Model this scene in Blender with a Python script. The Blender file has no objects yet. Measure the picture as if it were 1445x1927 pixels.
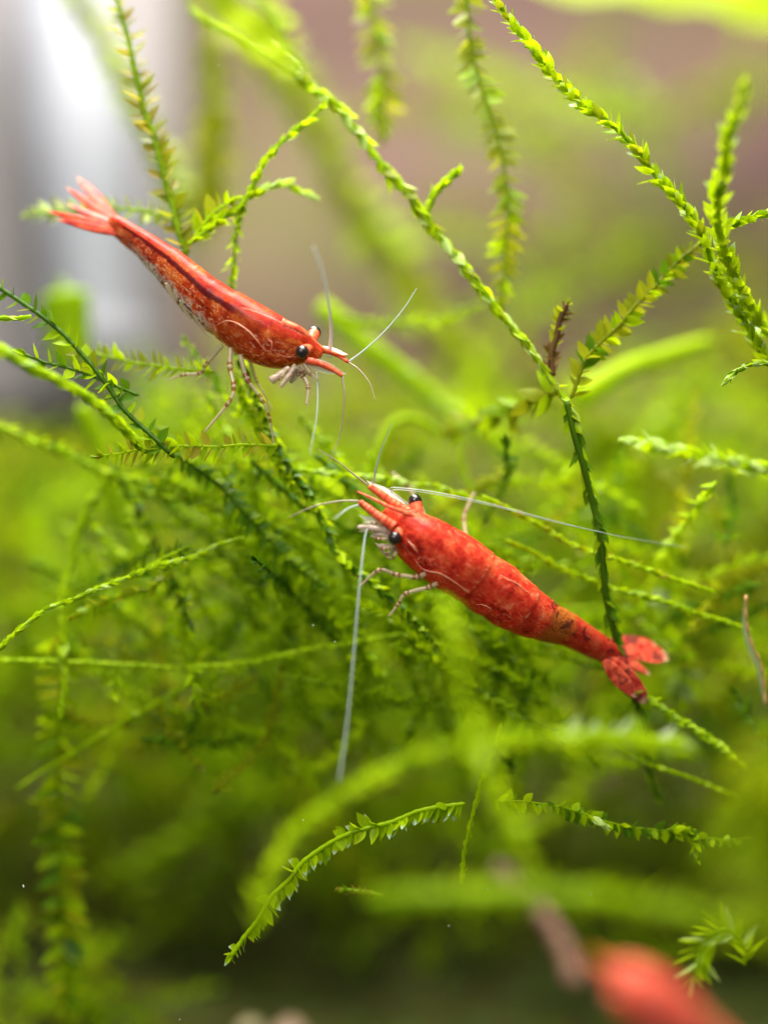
import bpy, math, random
import numpy as np
from mathutils import Vector, Matrix

random.seed(7); rng = np.random.default_rng(7)
sc = bpy.context.scene
C = sc.collection
sc.unit_settings.scale_length = 0.01            # one unit is one centimetre

# ------------------------------------------------------------------ camera
DIST = 9.0
cam_d = bpy.data.cameras.new('camera'); cam = bpy.data.objects.new('camera', cam_d); C.objects.link(cam)
cam.location = (0, -DIST, 0); cam.rotation_euler = (math.pi/2, 0, 0)
cam_d.sensor_fit = 'VERTICAL'; cam_d.sensor_height = 36.0; cam_d.sensor_width = 27.0
VH = 1927/275/2
cam_d.lens = 18.0*DIST/VH
cam_d.clip_start = 0.05; cam_d.clip_end = 300
cam_d.dof.use_dof = True; cam_d.dof.focus_distance = DIST
cam_d.dof.aperture_fstop = cam_d.lens*1e-3/(2*0.40)
sc.camera = cam

# ------------------------------------------------------------------ light
w = bpy.data.worlds.new('World'); sc.world = w; w.use_nodes = True
bg = w.node_tree.nodes['Background']
bg.inputs[0].default_value = (0.93, 0.97, 1.0, 1); bg.inputs[1].default_value = 0.17

def area(name, loc, aim, sx, sy, power, col):
    d = bpy.data.lights.new(name, 'AREA'); d.shape = 'RECTANGLE'; d.size = sx; d.size_y = sy
    d.energy = power; d.color = col
    o = bpy.data.objects.new(name, d); C.objects.link(o); o.location = loc
    o.rotation_euler = (Vector(aim)-Vector(loc)).to_track_quat('-Z', 'Y').to_euler()
    return o
area('tank_lamp', (-1.0, 1.4, 16.0), (0.0, 2.0, 0.0), 20.0, 8.0, 13500, (1.0, 0.97, 0.88))
area('room_lamp', (-4.0, -13.0, 9.0), (0.0, 0.0, 0.0), 5.0, 5.0, 1500, (1.0, 0.98, 0.95))

sc.view_settings.view_transform = 'Standard'; sc.view_settings.look = 'None'
sc.view_settings.exposure = 0.35; sc.view_settings.gamma = 1.0
sc.render.engine = 'CYCLES'
sc.cycles.use_denoising = True
sc.cycles.max_bounces = 10; sc.cycles.transparent_max_bounces = 12

# ------------------------------------------------------------------ helpers
def P(px, py, y=0.0):
    s = (DIST+y)/DIST
    return np.array([(px-722.5)/275*s, y, (963.5-py)/275*s])
def U(px, y=0.0): return px/275*(DIST+y)/DIST

def nrm(v): return v/(np.linalg.norm(v, axis=-1, keepdims=True)+1e-12)

def spline(pts, n):
    """Catmull-Rom through rows of pts (any width), n samples evenly by arc length."""
    p = np.asarray(pts, float)
    if len(p) == 2:
        q = np.linspace(0, 1, n)[:, None]; return p[0]*(1-q)+p[1]*q
    e = np.vstack([2*p[0]-p[1], p, 2*p[-1]-p[-2]])
    out = []
    for i in range(1, len(e)-2):
        a, b, c, d = e[i-1], e[i], e[i+1], e[i+2]
        t = np.linspace(0, 1, 24, endpoint=False)[:, None]
        out.append(0.5*((2*b)+(-a+c)*t+(2*a-5*b+4*c-d)*t**2+(-a+3*b-3*c+d)*t**3))
    out.append(p[-1:]); q = np.vstack(out)
    L = np.r_[0, np.cumsum(np.linalg.norm(np.diff(q[:, :3], axis=0), axis=1))]
    s = np.linspace(0, L[-1], n)
    return np.stack([np.interp(s, L, q[:, k]) for k in range(q.shape[1])], 1)

def arclen(p): return float(np.linalg.norm(np.diff(p[:, :3], axis=0), axis=1).sum())

def tangents(p):
    return nrm(np.gradient(p, axis=0))

def mesh_np(name, V, F, mat=None, attrs=None, smooth=True):
    m = bpy.data.meshes.new(name)
    m.from_pydata(np.asarray(V).tolist(), [], [list(map(int, f)) for f in F])
    if smooth: m.polygons.foreach_set('use_smooth', [True]*len(m.polygons))
    if mat is not None: m.materials.append(mat)
    for k, v in (attrs or {}).items():
        a = m.attributes.new(k, 'FLOAT', 'POINT'); a.data.foreach_set('value', np.asarray(v, np.float32))
    m.update(); return m

def tube_np(p, r, sides=8, cap=True):
    p = np.asarray(p, float); n = len(p); r = np.broadcast_to(np.asarray(r, float), (n,))
    t = tangents(p); ref = np.array([0.13, -1.0, 0.21]); 
    a = nrm(np.cross(t, ref)); b = np.cross(t, a)
    th = np.linspace(0, 2*math.pi, sides, endpoint=False)
    V = (p[:, None]+r[:, None, None]*(np.cos(th)[None, :, None]*a[:, None]+np.sin(th)[None, :, None]*b[:, None])).reshape(-1, 3)
    F = []
    for i in range(n-1):
        for k in range(sides):
            k2 = (k+1) % sides
            F.append((i*sides+k, i*sides+k2, (i+1)*sides+k2, (i+1)*sides+k))
    if cap:
        F.append(tuple(range(sides))[::-1]); F.append(tuple((n-1)*sides+k for k in range(sides)))
    return V, F

def empty(name, loc):
    o = bpy.data.objects.new(name, None); C.objects.link(o); o.location = tuple(loc); o.empty_display_size = 0.1
    return o
def tag(o, label=None, cat=None, group=None, kind=None):
    if label: o['label'] = label
    if cat: o['category'] = cat
    if group: o['group'] = group
    if kind: o['kind'] = kind
    return o
def part(name, mesh, parent, off=(0, 0, 0)):
    """Mesh whose vertices are already relative to the root; off only for sub-parts with moved data."""
    o = bpy.data.objects.new(name, mesh); C.objects.link(o); o.parent = parent
    o.location = tuple(off); return o

# ------------------------------------------------------------------ materials
class NT:
    def __init__(self, name):
        self.m = bpy.data.materials.new(name); self.m.use_nodes = True
        self.t = self.m.node_tree; self.t.nodes.clear()
        self.out = self.n('ShaderNodeOutputMaterial')
    def n(self, typ, **kw):
        x = self.t.nodes.new(typ)
        for k, v in kw.items(): setattr(x, k, v)
        return x
    def l(self, a, b): self.t.links.new(a, b)
    def noise(self, scale, detail=4, rough=0.55, vec=None, dist=0.0):
        x = self.n('ShaderNodeTexNoise'); x.inputs['Scale'].default_value = scale
        x.inputs['Detail'].default_value = detail; x.inputs['Roughness'].default_value = rough
        x.inputs['Distortion'].default_value = dist
        if vec is not None: self.l(vec, x.inputs['Vector'])
        return x.outputs['Fac']
    def ramp(self, fac, stops):
        x = self.n('ShaderNodeValToRGB'); e = x.color_ramp.elements
        while len(e) < len(stops): e.new(0.5)
        for q, (pos, col) in zip(e, stops):
            q.position = pos; q.color = (*col, 1) if len(col) == 3 else col
        self.l(fac, x.inputs[0]); return x.outputs[0]
    def math(self, op, a, b=None, clamp=False):
        x = self.n('ShaderNodeMath', operation=op, use_clamp=clamp)
        for i, v in enumerate((a, b)):
            if v is None: continue
            if isinstance(v, (int, float)): x.inputs[i].default_value = v
            else: self.l(v, x.inputs[i])
        return x.outputs[0]
    def mix(self, fac, a, b, blend='MIX'):
        x = self.n('ShaderNodeMix', data_type='RGBA', blend_type=blend)
        for s, v in ((x.inputs[0], fac), (x.inputs[6], a), (x.inputs[7], b)):
            if isinstance(v, (int, float)): s.default_value = v
            elif isinstance(v, tuple): s.default_value = (*v, 1)
            else: self.l(v, s)
        return x.outputs[2]
    def attr(self, name):
        x = self.n('ShaderNodeAttribute', attribute_name=name); return x.outputs['Fac']
    def smooth(self, v, a, b):
        x = self.n('ShaderNodeMapRange', interpolation_type='SMOOTHSTEP'); x.inputs[1].default_value = a; x.inputs[2].default_value = b
        self.l(v, x.inputs[0]); return x.outputs[0]
    def bump(self, h, strength=0.3, dist=0.02):
        x = self.n('ShaderNodeBump'); x.inputs['Strength'].default_value = strength; x.inputs['Distance'].default_value = dist
        self.l(h, x.inputs['Height']); return x.outputs[0]
    def bsdf(self, **kw):
        x = self.n('ShaderNodeBsdfPrincipled')
        for k, v in kw.items():
            s = x.inputs[k.replace('_', ' ')]
            if isinstance(v, (int, float)): s.default_value = v
            elif isinstance(v, tuple): s.default_value = v
            else: self.l(v, s)
        return x
    def fin(self, sh): self.l(sh, self.out.inputs[0]); return self.m
    def mixsh(self, fac, a, b):
        x = self.n('ShaderNodeMixShader')
        if isinstance(fac, (int, float)): x.inputs[0].default_value = fac
        else: self.l(fac, x.inputs[0])
        self.l(a, x.inputs[1]); self.l(b, x.inputs[2]); return x.outputs[0]

def leaf_mat(name, dark, light, trans, tw=0.5, var=0.5, rough=0.36, clear=0.0, tip=None):
    n = NT(name); tc = n.n('ShaderNodeTexCoord').outputs['Object']
    info = n.n('ShaderNodeObjectInfo').outputs['Random']
    geo = n.n('ShaderNodeNewGeometry').outputs['Random Per Island']
    f = n.noise(2.2, 3, 0.6, tc)
    v = n.math('ADD', n.math('MULTIPLY', f, 0.55), n.math('MULTIPLY', n.math('ADD', info, geo), var*0.45))
    col = n.ramp(v, [(0.25, dark), (0.75, light)])
    tcol = n.mix(v, tuple(0.65*c for c in trans), trans)
    if tip:                                     # painted tip glint, single leaves only: the blade's own length runs along X
        sx = n.n('ShaderNodeSeparateXYZ'); n.l(tc, sx.inputs[0]); tf = n.math('MULTIPLY', n.smooth(sx.outputs[0], 0.62, 0.9), 0.8)
        col = n.mix(tf, col, tip)
    b = n.bsdf(Base_Color=col, Roughness=rough, Specular_IOR_Level=0.12)
    t = n.n('ShaderNodeBsdfTranslucent'); n.l(tcol, t.inputs[0])
    s = n.mixsh(tw, b.outputs[0], t.outputs[0])
    if clear:
        tr = n.n('ShaderNodeBsdfTransparent'); tr.inputs[0].default_value = (0.85, 0.95, 0.6, 1)
        s = n.mixsh(clear, s, tr.outputs[0])
    return n.fin(s)
M = {}
M['lime']  = leaf_mat('moss_lime', (0.20, 0.36, 0.003), (0.48, 0.64, 0.004), (0.66, 0.86, 0.006), 0.5)
M['olive'] = leaf_mat('moss_olive', (0.12, 0.16, 0.003), (0.30, 0.34, 0.006), (0.50, 0.52, 0.01), 0.5, clear=0.1)
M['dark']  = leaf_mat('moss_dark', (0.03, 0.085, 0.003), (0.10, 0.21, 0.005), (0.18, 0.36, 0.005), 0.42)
M['mid']   = leaf_mat('moss_mid', (0.12, 0.22, 0.002), (0.34, 0.50, 0.003), (0.52, 0.72, 0.004), 0.5)
M['amber'] = leaf_mat('moss_amber', (0.17, 0.13, 0.012), (0.40, 0.33, 0.03), (0.62, 0.50, 0.04), 0.55, clear=0.12)
M['pale']  = leaf_mat('moss_pale', (0.40, 0.58, 0.10), (0.66, 0.80, 0.28), (0.75, 0.92, 0.30), 0.5, clear=0.15)
M['yellow'] = leaf_mat('leaf_yellow_green', (0.30, 0.42, 0.006), (0.50, 0.62, 0.012), (0.70, 0.85, 0.02), 0.5)
M['far']   = leaf_mat('moss_far', (0.12, 0.21, 0.002), (0.36, 0.52, 0.003), (0.54, 0.74, 0.004), 0.5)
M['glint'] = leaf_mat('moss_painted_glint', (0.20, 0.36, 0.003), (0.48, 0.64, 0.004), (0.66, 0.86, 0.006), 0.45, tip=(0.62, 0.80, 0.66))  # bluish white highlight on the leaf tips, painted into the colour
M['brown'] = leaf_mat('moss_brown', (0.05, 0.025, 0.008), (0.22, 0.12, 0.03), (0.3, 0.16, 0.03), 0.2)
M['grey']  = leaf_mat('moss_grey_green', (0.25, 0.32, 0.16), (0.45, 0.5, 0.33), (0.5, 0.6, 0.3), 0.4, clear=0.2)

def shrimp_mat(name, c_dark, c_mid, c_light, belly, stripe, banding, spots, flecks):
    n = NT(name); tc = n.n('ShaderNodeTexCoord').outputs['Object']
    u = n.attr('u'); dv = n.attr('dv'); seg = n.attr('seg'); ang = n.attr('ang')
    cx = n.n('ShaderNodeCombineXYZ'); n.l(n.math('MULTIPLY', u, 9.0), cx.inputs[0]); n.l(n.math('MULTIPLY', ang, 5.0), cx.inputs[1]); sv = cx.outputs[0]
    a = n.noise(3.6, 5, 0.62, tc, 0.9); b = n.noise(15, 5, 0.68, tc, 0.6); c = n.noise(60, 3, 0.6, tc)
    k = n.noise(1.6, 4, 0.6, sv, 0.7)
    f = n.math('ADD', n.math('ADD', n.math('MULTIPLY', a, 0.40), n.math('MULTIPLY', b, 0.30)), n.math('MULTIPLY', k, 0.30))
    col = n.ramp(f, [(0.40, c_dark), (0.49, c_mid), (0.58, c_light)])
    # pigment cells: fine darker and paler dots
    col = n.mix(n.math('MULTIPLY', n.smooth(c, 0.52, 0.66), 0.6), col, c_dark)
    col = n.mix(n.math('MULTIPLY', n.smooth(b, 0.57, 0.70), 0.6), col, tuple(min(1, x*1.15+0.12) for x in c_light))
    # pale flecks in slanting rows on the flank
    fl = n.math('MULTIPLY', n.smooth(n.noise(5.5, 3, 0.6, sv, 0.5), 0.55, 0.64), n.math('MULTIPLY', n.smooth(ang, 0.26, 0.36), flecks))
    col = n.mix(fl, col, (0.88, 0.46, 0.25))
    # darker organs showing through the shell
    og = n.math('MULTIPLY', n.smooth(n.noise(1.9, 2, 0.5, tc, 0.4), 0.50, 0.64), 0.55)
    col = n.mix(og, col, tuple(x*0.55 for x in c_mid))
    # glassy amber gap in the pigment of the tail
    band = n.math('MULTIPLY', n.smooth(n.math('ADD', n.attr('band'), n.math('MULTIPLY', n.math('SUBTRACT', b, 0.5), 1.6)), 0.35, 0.8), banding)
    col = n.mix(band, col, n.mix(n.smooth(c, 0.4, 0.6), (0.30, 0.10, 0.012), (0.52, 0.17, 0.025)))
    # blotches on the back of the tail
    sp = n.math('MULTIPLY', n.math('MULTIPLY', n.smooth(n.noise(11, 3, 0.6, tc, 0.8), 0.53, 0.60), n.smooth(dv, 0.3, 0.8)), n.math('MULTIPLY', n.smooth(u, 0.5, 0.68), spots))
    col = n.mix(sp, col, (0.05, 0.008, 0.012))
    # pale broken line at the rear edge of each plate
    col = n.mix(n.math('MULTIPLY', n.smooth(n.math('ADD', seg, n.math('MULTIPLY', n.math('SUBTRACT', b, 0.5), 2.2)), 0.85, 1.15), 0.6), col, (0.85, 0.36, 0.20))
    # dark gut line showing through the shell on either side of the back
    red = n.math('MULTIPLY', n.math('SUBTRACT', 1.0, n.smooth(ang, 0.19, 0.27)), stripe*0.75)
    col = n.mix(n.math('MULTIPLY', red, n.smooth(b, 0.36, 0.56)), col, (0.48, 0.018, 0.014))
    off = n.math('ABSOLUTE', n.math('SUBTRACT', n.math('ADD', ang, n.math('MULTIPLY', n.math('SUBTRACT', b, 0.5), 0.08)), 0.255))
    sm = n.math('SUBTRACT', 1.0, n.smooth(off, 0.022, 0.07))
    col = n.mix(n.math('MULTIPLY', n.math('MULTIPLY', sm, stripe), n.math('MULTIPLY', n.smooth(u, 0.24, 0.40), n.math('SUBTRACT', 1.0, n.smooth(u, 0.90, 0.97)))), col, (0.085, 0.003, 0.004))
    # pale glassy underside with dark specks
    bw = n.smooth(n.math('ADD', n.math('MULTIPLY', dv, -1.0), n.math('MULTIPLY', n.math('SUBTRACT', b, 0.5), 2.0)), -0.10, 0.40)
    bw = n.math('MULTIPLY', n.math('MULTIPLY', bw, belly), n.math('MULTIPLY', n.smooth(u, 0.36, 0.47), n.math('SUBTRACT', 1.0, n.smooth(u, 0.75, 0.9))))
    col = n.mix(bw, col, (0.66, 0.60, 0.48))
    s2 = n.math('MULTIPLY', n.smooth(n.noise(17, 2, 0.5, tc, 1.2), 0.52, 0.58), bw)
    col = n.mix(n.math('MULTIPLY', s2, 0.9), col, (0.14, 0.02, 0.02))
    nb = n.bump(n.math('ADD', n.math('MULTIPLY', b, 0.6), n.math('MULTIPLY', c, 0.4)), 0.35, 0.02)
    p = n.bsdf(Base_Color=col, Roughness=0.36, Subsurface_Weight=0.12, Subsurface_Scale=0.04, Subsurface_Radius=(1.0, 0.3, 0.15),
               Coat_Weight=0.07, Coat_Roughness=0.08, Normal=nb, Specular_IOR_Level=0.1)
    tl = n.n('ShaderNodeBsdfTranslucent'); n.l(col, tl.inputs[0])
    return n.fin(n.mixsh(0.22, p.outputs[0], tl.outputs[0]))
SH1 = shrimp_mat('shrimp_orange_red', (0.20, 0.008, 0.004), (0.55, 0.058, 0.010), (0.82, 0.22, 0.035), 0.95, 0.97, 0.2, 0.2, 0.75)
SH2 = shrimp_mat('shrimp_coral_red', (0.28, 0.008, 0.006), (0.70, 0.048, 0.022), (0.84, 0.15, 0.05), 0.0, 0.0, 0.85, 0.75, 0.3)
SH3 = shrimp_mat('shrimp_pale_coral', (0.45, 0.03, 0.02), (0.80, 0.12, 0.07), (0.90, 0.26, 0.15), 0.0, 0.0, 0.3, 0.1, 0.2)

def simple(name, col, rough=0.4, noise=None, **kw):
    n = NT(name); tc = n.n('ShaderNodeTexCoord').outputs['Object']
    c = col
    if noise:
        c = n.ramp(n.noise(noise[0], 4, 0.6, tc), [(0.35, col), (0.68, noise[1])])
        p = n.bsdf(Base_Color=c, Roughness=rough, **kw)
    else: p = n.bsdf(Base_Color=(*col, 1), Roughness=rough, **kw)
    return n.fin(p.outputs[0])
M['stalk'] = simple('feeler_red', (0.58, 0.04, 0.018), 0.35, (22, (0.80, 0.20, 0.08)), Specular_IOR_Level=0.18)
M['eye'] = simple('eye_black', (0.012, 0.006, 0.005), 0.3, None, Coat_Weight=0.25, Coat_Roughness=0.15)
M['ridge'] = simple('plate_rim_pale', (0.72, 0.16, 0.07), 0.3, (22, (0.85, 0.42, 0.26)))
def glassy(name, col, clear, jcol=None):  # glass-clear limbs, pigment at the joints
    n = NT(name); tc = n.n('ShaderNodeTexCoord').outputs['Object']
    c = col
    if jcol:
        j = n.math('ADD', n.attr('joint'), n.math('MULTIPLY', n.math('SUBTRACT', n.noise(24, 3, 0.6, tc), 0.5), 1.1))
        c = n.mix(n.smooth(j, 0.4, 0.7), col, jcol)
        p = n.bsdf(Base_Color=c, Roughness=0.2, Specular_IOR_Level=0.7)
    else: p = n.bsdf(Base_Color=(*col, 1), Roughness=0.2, Specular_IOR_Level=0.7)
    t = n.n('ShaderNodeBsdfTransparent'); 
    return n.fin(n.mixsh(clear, p.outputs[0], t.outputs[0]))
M['leg'] = glassy('leg_glassy_banded', (0.52, 0.40, 0.24), 0.42, (0.28, 0.05, 0.018))
M['mouth'] = glassy('mouthpart_glassy', (0.56, 0.40, 0.31), 0.35, (0.55, 0.07, 0.04))
M['feeler'] = glassy('feeler_glassy', (0.46, 0.53, 0.50), 0.4)
M['feeler_white'] = glassy('feeler_white', (0.82, 0.88, 0.88), 0.2)
M['feeler_dark'] = glassy('feeler_brownish', (0.36, 0.27, 0.18), 0.25)
M['scale'] = glassy('feeler_scale_glassy', (0.80, 0.80, 0.76), 0.6)
def fan_mat(name, c1, c2, edge, dk):
    n = NT(name); tc = n.n('ShaderNodeTexCoord').outputs['Object']
    b = n.noise(14, 4, 0.6, tc, 0.6)
    c = n.ramp(b, [(0.38, c1), (0.62, c2)])
    c = n.mix(n.math('MULTIPLY', n.smooth(n.noise(9, 2, 0.5, tc), 0.53, 0.62), dk), c, (0.10, 0.02, 0.02))
    e = n.math('ADD', n.attr('edge'), n.math('MULTIPLY', n.math('SUBTRACT', b, 0.5), 0.5))
    c = n.mix(n.smooth(e, 0.6, 1.0), c, edge)
    p = n.bsdf(Base_Color=c, Roughness=0.4, Specular_IOR_Level=0.12)
    t = n.n('ShaderNodeBsdfTransparent')
    return n.fin(n.mixsh(n.math('MULTIPLY', n.smooth(e, 0.55, 1.05), 0.6), p.outputs[0], t.outputs[0]))
M['fan1'] = fan_mat('tail_fan_orange', (0.32, 0.014, 0.008), (0.56, 0.07, 0.025), (0.70, 0.30, 0.16), 0.4)
M['fan2'] = fan_mat('tail_fan_red', (0.36, 0.022, 0.016), (0.72, 0.12, 0.055), (0.80, 0.45, 0.26), 0.85)

# ------------------------------------------------------------------ setting
def ground_mat():
    n = NT('substrate'); tc = n.n('ShaderNodeTexCoord').outputs['Object']
    c = n.ramp(n.noise(0.9, 6, 0.65, tc), [(0.35, (0.026, 0.034, 0.006)), (0.65, (0.075, 0.082, 0.022))])
    v = n.n('ShaderNodeTexVoronoi'); v.inputs['Scale'].default_value = 5; n.l(tc, v.inputs['Vector'])
    c = n.mix(0.35, c, n.mix(0.5, v.outputs['Color'], c), 'OVERLAY')
    p = n.bsdf(Base_Color=c, Roughness=0.9, Specular_IOR_Level=0.05, Normal=n.bump(v.outputs['Distance'], 0.8, 0.1))
    return n.fin(p.outputs[0])
def wall_mat():
    n = NT('tank_back'); tc = n.n('ShaderNodeTexCoord').outputs['Object']
    c = n.ramp(n.noise(0.16, 3, 0.5, tc, 0.5), [(0.36, (0.145, 0.080, 0.072)), (0.50, (0.125, 0.092, 0.062)), (0.62, (0.090, 0.095, 0.026))])
    c = n.mix(n.smooth(n.noise(0.5, 3, 0.5, tc), 0.48, 0.7), c, (0.125, 0.074, 0.070))
    p = n.bsdf(Base_Color=c, Roughness=0.9, Specular_IOR_Level=0.1)
    return n.fin(p.outputs[0])
GZ = -4.7; BY = 13.0
nx, ny = 60, 40
gx = np.linspace(-22, 22, nx); gy = np.linspace(-3, BY+1, ny)
V = [(x, y, GZ+0.12*math.sin(x*1.3+y*0.7)*math.sin(y*1.1-x*0.4)+0.05*random.uniform(-1, 1)) for y in gy for x in gx]
F = [(j*nx+i, j*nx+i+1, (j+1)*nx+i+1, (j+1)*nx+i) for j in range(ny-1) for i in range(nx-1)]
o = bpy.data.objects.new('ground', mesh_np('ground', V, F, ground_mat())); C.objects.link(o)
tag(o, 'dark olive grey gravelly bed at the bottom of the tank', kind='structure')
nx, nz = 40, 30
V = []
for k in range(nz):
    for i in range(nx):
        x = -24+48*i/(nx-1); z = GZ-0.6+20*k/(nz-1)
        V.append((x, BY+0.25*math.sin(x*0.8+z*0.5)+0.2*math.sin(z*1.1-x*0.3), z))
F = [(j*nx+i, j*nx+i+1, (j+1)*nx+i+1, (j+1)*nx+i) for j in range(nz-1) for i in range(nx-1)]
o = bpy.data.objects.new('wall', mesh_np('wall', V, F, wall_mat())); C.objects.link(o)
tag(o, 'blurred mauve brown back of the tank with green tinge', kind='structure')

def bumpy_panel(name, label, x0, x1, z0, z1, y, mat):
    nx, nz = 16, 24; V = []
    for k in range(nz):
        for i in range(nx):
            x = x0+(x1-x0)*i/(nx-1); z = z0+(z1-z0)*k/(nz-1)
            V.append((x, y+0.12*math.sin(x*1.1+z*0.6)+0.1*(i in (0, nx-1)), z))
    V += [(a, b+0.3, c) for a, b, c in V]; F = []; q = nx*nz
    for k in range(nz-1):
        for i in range(nx-1):
            f = (k*nx+i, k*nx+i+1, (k+1)*nx+i+1, (k+1)*nx+i); F += [f, tuple(a+q for a in f[::-1])]
    for k in range(nz-1):
        for i in (0, nx-1): F.append((k*nx+i, (k+1)*nx+i, (k+1)*nx+i+q, k*nx+i+q))
    o = bpy.data.objects.new(name, mesh_np(name, V, F, mat)); C.objects.link(o); tag(o, label, kind='structure')
bumpy_panel('haze_panel', 'pale grey mauve panel added for hazy brightness behind the white glow shape', P(-500, 0, 12)[0], P(330, 0, 12)[0], P(0, 760, 12)[2], P(0, -400, 12)[2], 12.0,
            simple('haze_panel_grey', (0.165, 0.155, 0.16), 0.9, (0.5, (0.21, 0.185, 0.185)), Specular_IOR_Level=0.1))  # panel added to lighten the hazy left of the background

# made-up upright white shape standing in for the pale glow behind the tail
r0 = P(165, 0, 10.0); pts = [P(190, 660, 10.0), P(180, 560, 10), P(168, 400, 10), P(150, 200, 10), P(120, 60, 10), P(100, -120, 10)]
p = spline(pts, 24); q = np.linspace(0, 1, 24)
root = empty('glow_stand_in', pts[0])
Vt, Ft = tube_np(p-pts[0], U(95, 10)*(1.0-0.16*np.cos(q*6)), 24)
part('glow_shape', mesh_np('glow_shape', Vt, Ft, simple('glow_white', (0.235, 0.24, 0.275), 0.6, (0.4, (0.19, 0.195, 0.23)))), root)
Vt, Ft = tube_np(spline([pts[0]-pts[0], pts[0]-pts[0]+np.array([0.02, 0, 0.35])], 4), U(97, 10), 24)
part('glow_foot', mesh_np('glow_foot', Vt, Ft, simple('glow_white_foot', (0.23, 0.23, 0.26), 0.6)), root)
tag(root, 'bright white blurred upright stand-in for a pale glow behind the tail of the upper shrimp', 'tube')

# ------------------------------------------------------------------ moss
LEAFV = 5
def leaf_local(k):
    """ovate concave leaf along +X, length 1, half width 0.5 on Y (scaled later)."""
    r = random.Random(100+k)
    us = [0, 0.16, 0.36, 0.58, 0.80, 1.0]; ws = [0.30, 0.82, 1.0, 0.86, 0.46, 0.02]
    V = []; curve = r.uniform(0.05, 0.28); fold = r.uniform(0.10, 0.26); bend = r.uniform(-0.12, 0.12)
    for u, wd in zip(us, ws):
        for s in (-1, 0, 1):
            V.append((u, 0.5*wd*s*r.uniform(0.92, 1.06)+bend*u*u*0.6, curve*u*u*0.5+fold*abs(s)*wd*0.35))
    F = []
    for i in range(len(us)-1):
        for s in range(2):
            F.append((i*3+s, i*3+s+1, i*3+s+4, i*3+s+3))
    return np.array(V), F
LEAF = [leaf_local(k) for k in range(LEAFV)]
_leafmesh = {}
def leaf_mesh(k, mat):
    if (k, mat) not in _leafmesh:
        _leafmesh[(k, mat)] = mesh_np('moss_leaf', LEAF[k][0], LEAF[k][1], M[mat])
    return _leafmesh[(k, mat)]

ST = {  # length, width, spacing along the stem, angle, angle spread, arrangement
 'pin':  dict(l=0.105, w=0.058, step=0.024, a=60, sp=12, arr='two'),
 'pinb': dict(l=0.120, w=0.062, step=0.024, a=62, sp=14, arr='two'),
 'scl':  dict(l=0.108, w=0.062, step=0.017, a=36, sp=16, arr='spiral'),
 'app':  dict(l=0.088, w=0.048, step=0.021, a=20, sp=12, arr='spiral'),
 'fine': dict(l=0.075, w=0.034, step=0.018, a=42, sp=16, arr='spiral'),
 'hang': dict(l=0.105, w=0.066, step=0.022, a=64, sp=18, arr='hang'),
 'hook': dict(l=0.115, w=0.052, step=0.018, a=28, sp=14, arr='right'),
 'fan':  dict(l=0.21, w=0.045, step=0.017, a=52, sp=10, arr='two'),
 'curl': dict(l=0.130, w=0.080, step=0.048, a=58, sp=24, arr='two'),
 'loose': dict(l=0.115, w=0.06, step=0.030, a=55, sp=20, arr='spiral'),
 'big':  dict(l=0.18, w=0.10, step=0.034, a=60, sp=18, arr='two'),
}
def leaf_frames(p, st, r, scale=1.0, flip=1, far=False):
    """list of (pos, dir, side, normal, length, width) down a smooth stem p (n,3), base to tip."""
    L = arclen(p); T = tangents(p); cum = np.r_[0, np.cumsum(np.linalg.norm(np.diff(p, axis=0), axis=1))]
    out = []; s = st['step']*scale*0.5; k = 0
    view = np.array([0, -1.0, 0])
    while s < L*0.995:
        pos = np.array([np.interp(s, cum, p[:, j]) for j in range(3)]); t = nrm(np.array([np.interp(s, cum, T[:, j]) for j in range(3)]))
        e1 = nrm(np.cross(t, view)); e2 = nrm(np.cross(e1, t))      # e1 sideways in view, e2 to the viewer
        if e1[2] < 0: e1 = -e1
        arr = st['arr']
        if arr == 'two': az = (0 if k % 2 else math.pi)+r.gauss(0, 0.30)
        elif arr == 'hang': az = (math.pi if r.random() < 0.8 else r.uniform(-1.2, 1.2))+r.gauss(0, 0.35)
        elif arr == 'right': az = (0 if r.random() < 0.7 else math.pi)+r.gauss(0, 0.5)
        else: az = k*2.39996+r.gauss(0, 0.25)
        if flip < 0: az += math.pi
        sd = math.cos(az)*e1+math.sin(az)*e2
        ang = math.radians(st['a']+r.gauss(0, st['sp']*0.6))
        d = math.cos(ang)*t+math.sin(ang)*sd
        nr = nrm(np.cross(d, np.cross(t, sd)))                       # faces the tip: concave side up
        if nr @ t < 0: nr = -nr
        if arr in ('two', 'hang', 'right'):                          # turn the blade partly flat to its row
            tw = r.gauss(0.75, 0.35)*(1 if math.cos(az) > 0 else -1)
            ax = d; nr = nr*math.cos(tw)+np.cross(ax, nr)*math.sin(tw)+ax*(ax@nr)*(1-math.cos(tw))
        side = nrm(np.cross(nr, d)); nr = np.cross(d, side)
        frac = s/L; taper = 1.0 if frac < 0.8 else 1.0-0.5*(frac-0.8)/0.2
        ln = st['l']*scale*taper*r.uniform(0.78, 1.18); wd = st['w']*scale*taper*r.uniform(0.8, 1.15)
        if r.random() > 0.05: out.append((pos, d, side, nr, ln, wd))
        s += st['step']*(scale**0.35 if 1 < scale < 2.1 and not far else scale)*r.uniform(0.75, 1.3); k += 1
    # the bud at the tip
    t = T[-1]; e1 = nrm(np.cross(t, view)); e2 = np.cross(e1, t)
    for q in range(4):
        az = q*1.57+0.4; sd = math.cos(az)*e1+math.sin(az)*e2; d = nrm(t+0.16*sd); side = nrm(np.cross(sd, d)); nr = np.cross(d, side)
        out.append((p[-1]-t*0.03*scale, d, side, -nr, st['l']*scale*0.8, st['w']*scale*0.7))
    return out

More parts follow.
